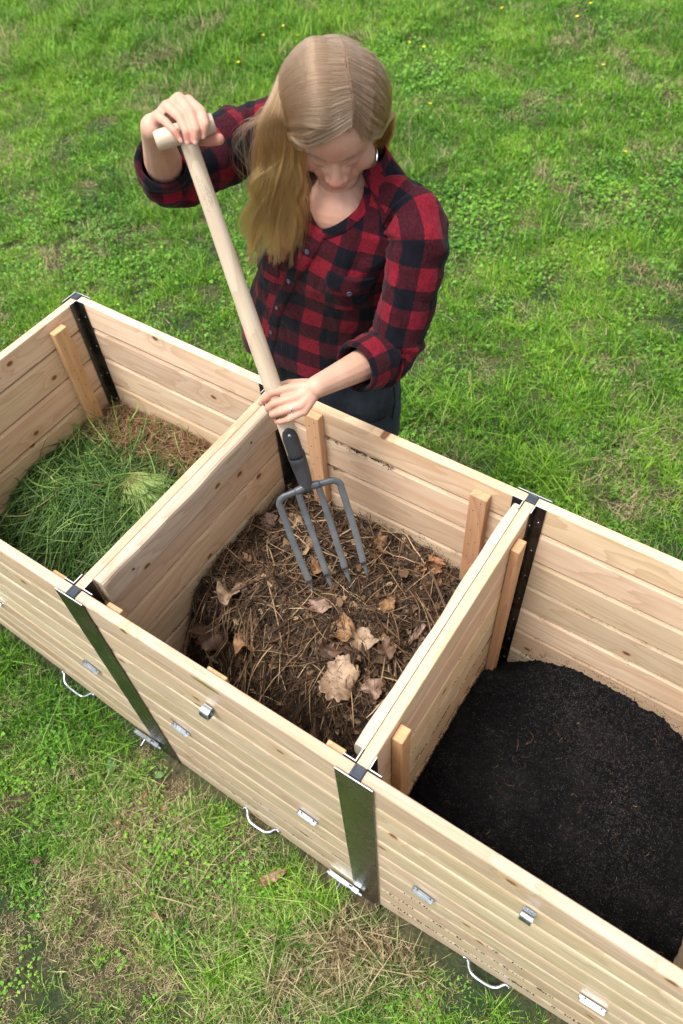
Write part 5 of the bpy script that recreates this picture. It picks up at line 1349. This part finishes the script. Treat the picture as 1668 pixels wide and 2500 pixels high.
for z in (1.365, 1.262, 1.165, 1.075, .99):
    a = float(th_pl(z)); P = torso_pt(a, z, .0050); n_ = torso_pt(a, z, .02) - P; button(P, n_)
for tc in (math.radians(-52), math.radians(-128)):
    P = torso_pt(tc, 1.335 + .012 - .036, .0088); n_ = torso_pt(tc, 1.31, .03) - P; button(P, n_)

def sleeve(name, pts, rad, cuff_from, seed, twist=0.0, u0=0.0):
    n = 110; P = catmull(pts, n); R_ = np.interp(np.linspace(0, 1, n), np.linspace(0, 1, len(rad)), rad); T, N, B = frames(P); seg = 84
    a = np.linspace(0, 2 * np.pi, seg, endpoint=False); s = np.concatenate([[0], np.cumsum(np.linalg.norm(np.diff(P, axis=0), axis=1))])
    A, Sg = np.meshgrid(a, s)
    bend = np.linalg.norm(np.gradient(T, s, axis=0), axis=1); bend = np.convolve(bend, np.ones(15) / 15, 'same')[:, None] / 12
    curv = np.gradient(T, s, axis=0); cn = np.stack([(curv * N).sum(1), (curv * B).sum(1)], 1); cn /= np.linalg.norm(cn, axis=1)[:, None] + 1e-6
    inner = (np.cos(A) * cn[:, 0:1] + np.sin(A) * cn[:, 1:2])
    wr = (fbm(Sg * 26 + np.sin(A) * .8, np.cos(A + Sg * 9) * 2 + seed, 3, seed) - .46) * .020 + (fbm(Sg * 60, A * 1.3 + seed, 2, seed + 3) - .45) * .006
    wr = wr + .0058 * np.sin(Sg * 190 + 2 * np.sin(A)) * np.clip(inner, 0, 1) * np.clip(bend, 0, 1.2) + .0045 * np.sin(Sg * 120 + A * 2) * np.clip(bend, 0, 1)
    env = np.clip((s[-1] - Sg) / .03, .15, 1); RR = R_[:, None] + wr * env
    Vv = P[:, None] + RR[..., None] * (np.cos(A)[..., None] * N[:, None] + np.sin(A)[..., None] * B[:, None])
    F = [(i * seg + j, i * seg + (j + 1) % seg, (i + 1) * seg + (j + 1) % seg, (i + 1) * seg + j) for i in range(n - 1) for j in range(seg)]
    me = mesh(name, Vv.reshape(-1, 3), F, M['plaid'], smooth=True); attr(me, 'fab', np.stack([A * .060 + u0, Sg + twist, np.zeros_like(A)], -1).reshape(-1, 3), 'FLOAT_VECTOR'); so = pobj(name, me, shirt)
    # rolled cuff: a thicker folded band with a lip turned inwards
    k0 = int(n * cuff_from); idx_ = np.linspace(k0, n - 1, 22).astype(int); prof = np.concatenate([[.0005, .0045], np.full(16, .0058), [.0062, .0066, .0056, .0035]])
    Vc = [P[i] + (RR[i][:, None] + prof[q]) * (np.cos(a)[:, None] * N[i] + np.sin(a)[:, None] * B[i]) for q, i in enumerate(idx_)]
    e = n - 1
    for dr, dl in ((.001, .0016), (-.003, .001), (-.0055, -.006), (-.006, -.03)): Vc.append(P[e] + T[e] * dl + (RR[e][:, None] + dr) * (np.cos(a)[:, None] * N[e] + np.sin(a)[:, None] * B[e]))
    Vc = np.array(Vc); m = len(Vc); F = [(i * seg + j, i * seg + (j + 1) % seg, (i + 1) * seg + (j + 1) % seg, (i + 1) * seg + j) for i in range(m - 1) for j in range(seg)]
    Av, Sv = np.meshgrid(a, np.concatenate([s[idx_], s[-1] + np.array([.002, .004, .008, .03])]))
    me = mesh('cuff', Vc.reshape(-1, 3), F, M['plaid'], smooth=True); attr(me, 'fab', np.stack([Av * .060 + u0 + .031, -Sv + .02, np.zeros_like(Av)], -1).reshape(-1, 3), 'FLOAT_VECTOR')
    pobj('cuff', me, shirt); return so
dL, dR = WL - EL, WR - ER
sleeve('sleeve', [(.190, .930, 1.445), SLp + (-.004, .0, -.012), (0.3031, 0.9074, 1.4096), (0.3134, 0.8758, 1.3418), (0.3096, 0.8435, 1.2425), EL + (.004, .004, 0), EL + dL * .22, EL + dL * .50], [.058, .064, .066, .065, .063, .062, .058, .053], .77, 3, .012, .02)
sleeve('sleeve', [(.03, .930, 1.515), SRp + (.0, 0, -.004), (-0.1221, 0.8894, 1.5119), (-0.1489, 0.8087, 1.5130), (-0.1628, 0.7367, 1.5135), ER + (-.002, 0, -.006), ER + dR * .14, ER + dR * .34], [.060, .074, .074, .070, .065, .060, .054, .050], .80, 8, .03, .05)

# collar: a fall laid over the yoke, and the stand that rises from the neck edge
def collar_fall(s_, t_):
    ph = s_ * 2 - 1; fr_ = smooth01(np.abs(ph), .62, 1.0); a = math.radians(90) + ph * math.radians(137 + 0 * 1) + np.sign(ph) * (-.16) * fr_ * t_
    return a, 1.531 - t_ * (.034 + .038 * fr_ ** 1.4)
on_shirt('collar', collar_fall, (.06, .083), (120, 18), .0105, us=.095, turn=.7)
Vc = []; nC_ = 90
for r_, (ins_, dz_) in enumerate(((.004, -.004), (-.002, .006), (-.005, .018), (-.003, .020), (.003, .007), (.008, -.006))):
    for q_ in range(nC_):
        a = math.radians(90) + (q_ / (nC_ - 1) * 2 - 1) * math.radians(134); P_ = torso_pt(a, 1.529, ins_, False); fr_ = float(smooth01(np.array(abs(q_ / (nC_ - 1) * 2 - 1)), .5, 1)); Vc.append(P_ + np.array((0, 0, dz_ * (1 - .65 * fr_))))
Fc = [(i * nC_ + j, i * nC_ + j + 1, (i + 1) * nC_ + j + 1, (i + 1) * nC_ + j) for i in range(5) for j in range(nC_ - 1)]
mc_ = mesh('collar_stand', np.array(Vc), Fc, M['plaid'], smooth=True); attr(mc_, 'fab', np.array([(q_ % nC_ * .005, .02 * (q_ // nC_) + .06, 0) for q_ in range(len(Vc))]), 'FLOAT_VECTOR'); pobj('collar_stand', mc_, shirt)

# ---- jeans
def loft(name, rings, mat, parent=None, seg=64, wr=.006, seed=5):
    V = []; 
    for (cx, cy, z, a, b) in rings:
        for j in range(seg):
            t_ = 2 * math.pi * j / seg; c, s = math.cos(t_), math.sin(t_); k = 1 + (float(fbm(np.array(t_ * 2 + z * 8), np.array(z * 22.0), 3, seed)) - .46) * wr / max(a, .01) * 2
            V.append((cx + a * k * c, cy + b * k * s, z))
    m = len(rings); F = [(i * seg + j, i * seg + (j + 1) % seg, (i + 1) * seg + (j + 1) % seg, (i + 1) * seg + j) for i in range(m - 1) for j in range(seg)]
    return V, F
def rings_between(keys, n):
    keys = np.array(keys, float); u = np.linspace(0, len(keys) - 1, n); return [tuple(np.interp(q, range(len(keys)), keys[:, c]) for c in range(5)) for q in u]
parts = [loft('h', rings_between([(.045, .925, 1.02, .170, .112), (.045, .930, .94, .188, .124), (.045, .938, .86, .192, .130), (.045, .940, .76, .180, .122)], 40), None)]
for s_ in (-1, 1): parts.append(loft('l', rings_between([(.045 + s_ * .088, .94, .82, .098, .118), (.045 + s_ * .090, .938, .70, .094, .105), (.045 + s_ * .090, .935, .50, .074, .080), (.045 + s_ * .090, .95, .28, .064, .070), (.045 + s_ * .090, .96, .075, .058, .064)], 60), None, seed=9))
V, F = join(parts); jeans = pobj('jeans', mesh('jeans', V, F, M['denim'], smooth=True))
# side seam and back pocket edge on her left hip
sv = []
for z in np.linspace(1.0, .66, 24): a = float(np.interp(z, [.76, .86, .94, 1.02], [.180, .192, .188, .170])); sv.append((.045 + a + .0006, .930, z))
V, F = tube(sv, .0022, 6); pobj('side_seam', mesh('side_seam', V, F, M['denim'], smooth=True), jeans)
t = NT('boot_rubber'); t.P(Base_Color=(.02, .02, .02), Roughness=.6); M['boot'] = t.m
for s_ in (-1, 1):
    v, f = join([capsule((.045 + s_ * .090, .985, .05), (.045 + s_ * .098, .82, .042), .046, .040), box(.045 + s_ * .090 - .045, .045 + s_ * .098 + .045, .80, 1.03, .004, .022, .006)]); pobj('boot', mesh('boot', v, f, M['boot'], smooth=True))

# ---- hair
def skull(d, off=0.0):
    """point on the scalp in head coordinates for a direction"""
    d = np.asarray(d, float); d = d / np.linalg.norm(d, axis=-1, keepdims=True)
    r = np.array([.0825, .1010, .0915]) + off; c = np.array([0, -.016, .030])
    t_ = 1 / np.sqrt(((d / r) ** 2).sum(-1, keepdims=True)); return c + d * t_
def slerp(a, b, t_):
    a = a / np.linalg.norm(a, axis=-1, keepdims=True); b = b / np.linalg.norm(b, axis=-1, keepdims=True); w = np.arccos((a * b).sum(-1, keepdims=True).clip(-1, 1)); return (np.sin((1 - t_) * w) * a + np.sin(t_ * w) * b) / np.sin(w)
def part_x(s): return .40 + .04 * math.sin(s * 9) - .26 * max(s - .5, 0) / .5
# solid under-layer so that no scalp shows between the strands
nu, nv = 70, 44; V = []; fl = []
for i in range(nv):
    for j in range(nu):
        az = 2 * math.pi * j / nu; el = math.radians(90 - i / (nv - 1) * 128); d = np.array([math.sin(az) * math.cos(el), math.cos(az) * math.cos(el), math.sin(el)])
        V.append(hw(skull(d, .0035))); fl.append(d)
fl = np.array(fl)
def hairline(d):   # >0 where hair grows
    front = d[:, 1]; side = np.abs(d[:, 0]); return d[:, 2] - (.40 + .05 * np.cos(d[:, 0] * 3)) if False else np.where(front > .15, d[:, 2] - .50 + .9 * np.maximum(side - .55, 0) * 2.2 + (.9 - front).clip(0, 1) * .9, np.where(front > -.1, d[:, 2] + .25, 1))
ok = hairline(fl) > 0
F = []
for i in range(nv - 1):
    for j in range(nu):
        q = (i * nu + j, i * nu + (j + 1) % nu, (i + 1) * nu + (j + 1) % nu, (i + 1) * nu + j)
        dd = fl[i * nu + j]; sp_ = (math.degrees(math.atan2(dd[2], dd[1])) - 38) / 92
        if all(ok[k] for k in q) and not (-.15 < sp_ < .62 and abs(dd[0] - part_x(sp_) * .72) < .03): F.append(q)
t = NT('hair_base'); n = t.noise(t.scale(t.coord(), (1, 1, 1)), 60, 3); t.P(Base_Color=t.mix(n, (.16, .10, .065), (.24, .16, .11)), Roughness=.6); M['hair_base'] = t.m
hair = pobj('hair', mesh('hair', V, F, M['hair_base'], smooth=True)); hair['label'] = 'long straight blonde hair parted near the middle'

RV, DV, UV_ = np.array((0.834465, 0.548754, -0.050364)), np.array((0.412915, -0.683180, -0.602301)), np.array((-0.364923, 0.481803, -0.796679))   # right / down / away directions used to spread the locks
strands = []; shades = []
m1, m2 = 16, 22
def scalp_path(side, s, wob):
    """s 0 (forehead) .. 1 (crown back): root on the parting, falls to the side of the head"""
    ang = math.radians(33 + 97 * s)          # elevation of the parting point measured from the face
    px_ = part_x(s); root = np.array([px_ + side * (.018 + .045 * rng.random()), math.cos(ang), math.sin(ang)])
    if side < 0: y1 = .98 - .80 * s; end = np.array([-1.0, y1, .16 - .10 * s])
    else: y1 = .78 - .95 * s; end = np.array([1.0, y1, -.05])
    end = end + wob
    t_ = np.linspace(0, 1, m1)[:, None] ** .9; mid = np.array([side * 1.0, root[1] * .80 + (.10 if side < 0 else .15), .62]); root_u, end_u = root / np.linalg.norm(root), end / np.linalg.norm(end)
    d = (1 - t_) ** 2 * root_u + 2 * t_ * (1 - t_) * mid + t_ ** 2 * end_u
    # the front locks swing forward over the brow before they go down
    sw = max(0.0, 1 - s / .6) ** 2.2; d = d + np.array([0, .34, -.30]) * sw * (np.sin(np.pi * t_ ** .9) ** 1.2)
    return d
hang_r = [np.array(p) for p in ((0.0780, 0.7791, 1.6234), (0.0681, 0.7759, 1.5695), (0.0586, 0.7700, 1.5138), (0.0355, 0.7694, 1.4236), (0.0147, 0.7591, 1.3077))]
locks_r = []
for i in range(46):
    s_ = (i + .5) / 46; lat = (s_ - .5) * -1.0
    locks_r.append(dict(s=s_, off=[rng.normal(0, w_) for w_ in (.004, .008, .012, .016, .020)], lat=rng.uniform(-1, 1), dep=rng.uniform(-1, .6), end=rng.uniform(-.22, .16), wave=rng.uniform(.004, .016), wp=rng.uniform(0, 6.28)))
def hang_right(P0, lk, s):
    lat = lk['lat']; sp = np.array([.034, .042, .052, .060, .054]); c = [P0]
    for k, p in enumerate(hang_r):
        w_ = (k + 1) / 5
        mixl = (1 - s) * 2 - 1 if k == 0 else lat * w_ + ((1 - s) * 2 - 1) * (1 - w_)
        c.append(p + RV * (mixl * sp[k] + lk['off'][k]) + UV_ * (lk['dep'] * .012 * (1 + k * .4)) + (hang_r[-1] - hang_r[-2]) * (lk['end'] * (.6 if k == 3 else 1.6) if k >= 3 else 0))
    return np.array(c)
hang_l = [np.array(p) for p in ((0.2087, 0.9326, 1.6313), (0.1937, 0.9534, 1.5817), (0.1653, 0.9779, 1.5279), (0.1159, 1.0218, 1.4579), (0.0703, 1.0476, 1.3939))]
for side, N in ((-1, 8600), (1, 4600)):
    for i in range(N):
        s = rng.random() ** (1.0) ; li = int(min(45, s * 46)); lk = locks_r[li if rng.random() < .75 else int(rng.integers(46))]
        wob = rng.normal(0, .035, 3); d = scalp_path(side, s, wob); lift = .007 + .007 * rng.random() + .0012 * math.sin(s * 60)
        tt_ = np.linspace(0, 1, m1); P1 = hw(skull(d, (lift * np.clip(tt_ * 3.0, .35, 1))[:, None] + .007 * tt_[:, None] ** 2))
        if side < 0:
            K = hang_right(P1[-1], lk, s); fr_ = rng.normal(0, .0022, 3)
            P2 = catmull(np.vstack([P1[-3:], K[1:]]), m2 + 6)[6:]
            u = np.linspace(0, 1, m2)[:, None]; P2 = P2 + u * fr_ * 1.3 + RV * (lk['wave'] * (np.sin(u * 7 + lk['wp']) - math.sin(lk['wp'])) * u) + UV_ * (lk['wave'] * .6 * np.cos(u * 8 + lk['wp']) * u)
            cut = int(m2 * rng.uniform(.72, 1.0)); P2 = P2[:cut] if cut >= 4 else P2
        else:
            K = np.vstack([P1[-3:], [p + RV * ((.5 - s) * .022 + rng.normal() * .005) + UV_ * (rng.normal() * .006 + .01) for p in hang_l]]); P2 = catmull(K, m2 + 6)[6:]
        strands.append(np.vstack([P1, P2])); shades.append(np.clip(.5 + .33 * math.sin(li * 2.7 + side) + .25 * math.sin(s * 230 + side) + rng.normal() * .12, 0, 1))
# outer layer: falls from the crown straight over the ear and the shoulder
for i in range(3400):
    s = -.06 + 1.06 * rng.random() ** .85 + rng.normal() * .02; s = min(max(s, -.08), 1.0); li = int(rng.integers(46)); lk = locks_r[li]; k_ = rng.random()
    ang = math.radians(33 + 97 * s); root = np.array([part_x(s) - .018 - .03 * rng.random(), math.cos(ang), math.sin(ang)]); root /= np.linalg.norm(root)
    mid = np.array([-.62, root[1] * .9 + .06, .80]); end = np.array([-.86 - .06 * rng.random(), .60 - .70 * s + rng.normal() * .05, .44 - .30 * (1 - smooth01(s, 0, .4)) + rng.normal() * .05]); t_ = np.linspace(0, 1, m1)[:, None] ** .9
    d = (1 - t_) ** 2 * root + 2 * t_ * (1 - t_) * mid + t_ ** 2 * end; P1 = hw(skull(d, (.0085 + .0045 * smooth01(s, 0, .5) + .005 * k_) * np.clip(t_ * 3.0, .35, 1) + .008 * t_ ** 2))
    K = hang_right(P1[-1], lk, s); ml = -1.15 + 1.9 * (1 - s) ** 1.2 + rng.normal() * .16
    K[1] = hang_r[0] + RV * (ml * .036) - UV_ * .012; K[2] = hang_r[1] + RV * ((ml * .55 + lk['lat'] * .45) * .044) - UV_ * .008
    P2 = catmull(np.vstack([P1[-2:], (P1[-1] * .45 + K[1] * .55 - UV_ * .010)[None], K[1:]]), m2 + 5)[5:]; u = np.linspace(0, 1, len(P2))[:, None]
    P2 = P2 + RV * (lk['wave'] * (np.sin(u * 7 + lk['wp']) - math.sin(lk['wp'])) * u) + UV_ * (lk['wave'] * .6 * np.cos(u * 8 + lk['wp']) * u) + u * rng.normal(0, .0026, 3)
    strands.append(np.vstack([P1, P2[:int(m2 * rng.uniform(.76, 1.0))]])); shades.append(np.clip(.55 + .33 * math.sin(li * 2.7) + rng.normal() * .2, 0, 1))
# loose flyaway hairs on her right shoulder
for lk_ in range(9):
    a = np.array((0.0496, 0.8173, 1.6532)) + rng.normal(0, .008, 3); b = np.array((-0.0033, 0.8257, 1.6198)) + RV * rng.normal(0, .012) + DV * rng.normal(0, .016); c = np.array((-0.0385, 0.8066, 1.5490)) + RV * rng.normal(0, .014) + DV * rng.normal(0, .02); d = np.array((-0.0299, 0.7985, 1.4649)) + RV * rng.normal(.006, .012) + DV * rng.normal(0, .03)
    for i in range(26 if lk_ < 5 else 8):
        n_ = rng.normal(0, 1, 3); P = catmull([a, b + n_ * .002, c + n_ * .004, d + n_ * .006], 38); strands.append(P)
for i in range(420):
    s = rng.random(); li = int(rng.integers(46)); d = scalp_path(-1 if rng.random() < .7 else 1, s, rng.normal(0, .1, 3)); tt_ = np.linspace(0, 1, m1)
    strands.append(hw(skull(d, (.014 + .010 * rng.random()) * np.clip(tt_ * 2, .4, 1)[:, None])))
shades += [.75] * (len(strands) - len(shades)); sizes = [len(s_) for s_ in strands]; hcv = bpy.data.hair_curves.new('hair_strands'); hcv.add_curves(sizes)
allp = np.concatenate(strands).astype(np.float32); hcv.attributes['position'].data.foreach_set('vector', allp.ravel())
rad = np.concatenate([.00016 * np.clip(np.linspace(1.25, .35, k), .35, 1) for k in sizes]).astype(np.float32) * 1.3
ra = hcv.attributes.get('radius') or hcv.attributes.new('radius', 'FLOAT', 'POINT'); ra.data.foreach_set('value', rad)
tn = hcv.attributes.new('tone', 'FLOAT', 'POINT'); tn.data.foreach_set('value', np.concatenate([np.linspace(0, 1, k) * (k / 38) for k in sizes]).astype(np.float32))
def hair_mat():
    t = NT('blonde_hair'); t.n.remove(t.b); hb_ = t.new('ShaderNodeBsdfHairPrincipled'); hb_.model = 'CHIANG'; hb_.parametrization = 'COLOR'
    hi = t.new('ShaderNodeHairInfo'); tone = t.attr('tone').outputs['Fac']; r = hi.outputs['Random']
    dark = t.ramp(tone, [(0, (.075, .036, .019)), (.40, (.105, .044, .017)), (.72, (.20, .070, .020)), (1, (.38, .130, .034))])
    light = t.ramp(tone, [(0, (.36, .215, .125)), (.40, (.42, .225, .105)), (.72, (.66, .285, .090)), (1, (.86, .42, .140))])
    t.set(hb_.inputs['Color'], t.mix(t.math('ADD', t.math('MULTIPLY', t.attr('clump').outputs['Fac'], .75), t.math('MULTIPLY', r, .25)), dark, light)); hb_.inputs['Roughness'].default_value = .32; hb_.inputs['Radial Roughness'].default_value = .45; hb_.inputs['Random Roughness'].default_value = .2 if 'Random Roughness' in hb_.inputs else 0
    t.l.new(hb_.outputs[0], t.out.inputs['Surface']); return t.m
cl_ = hcv.attributes.new('clump', 'FLOAT', 'POINT'); cl_.data.foreach_set('value', np.repeat(np.array(shades), sizes).astype(np.float32))
hcv.materials.append(hair_mat()); ho = bpy.data.objects.new('hair_strands', hcv); COL.objects.link(ho); ho.parent = hair
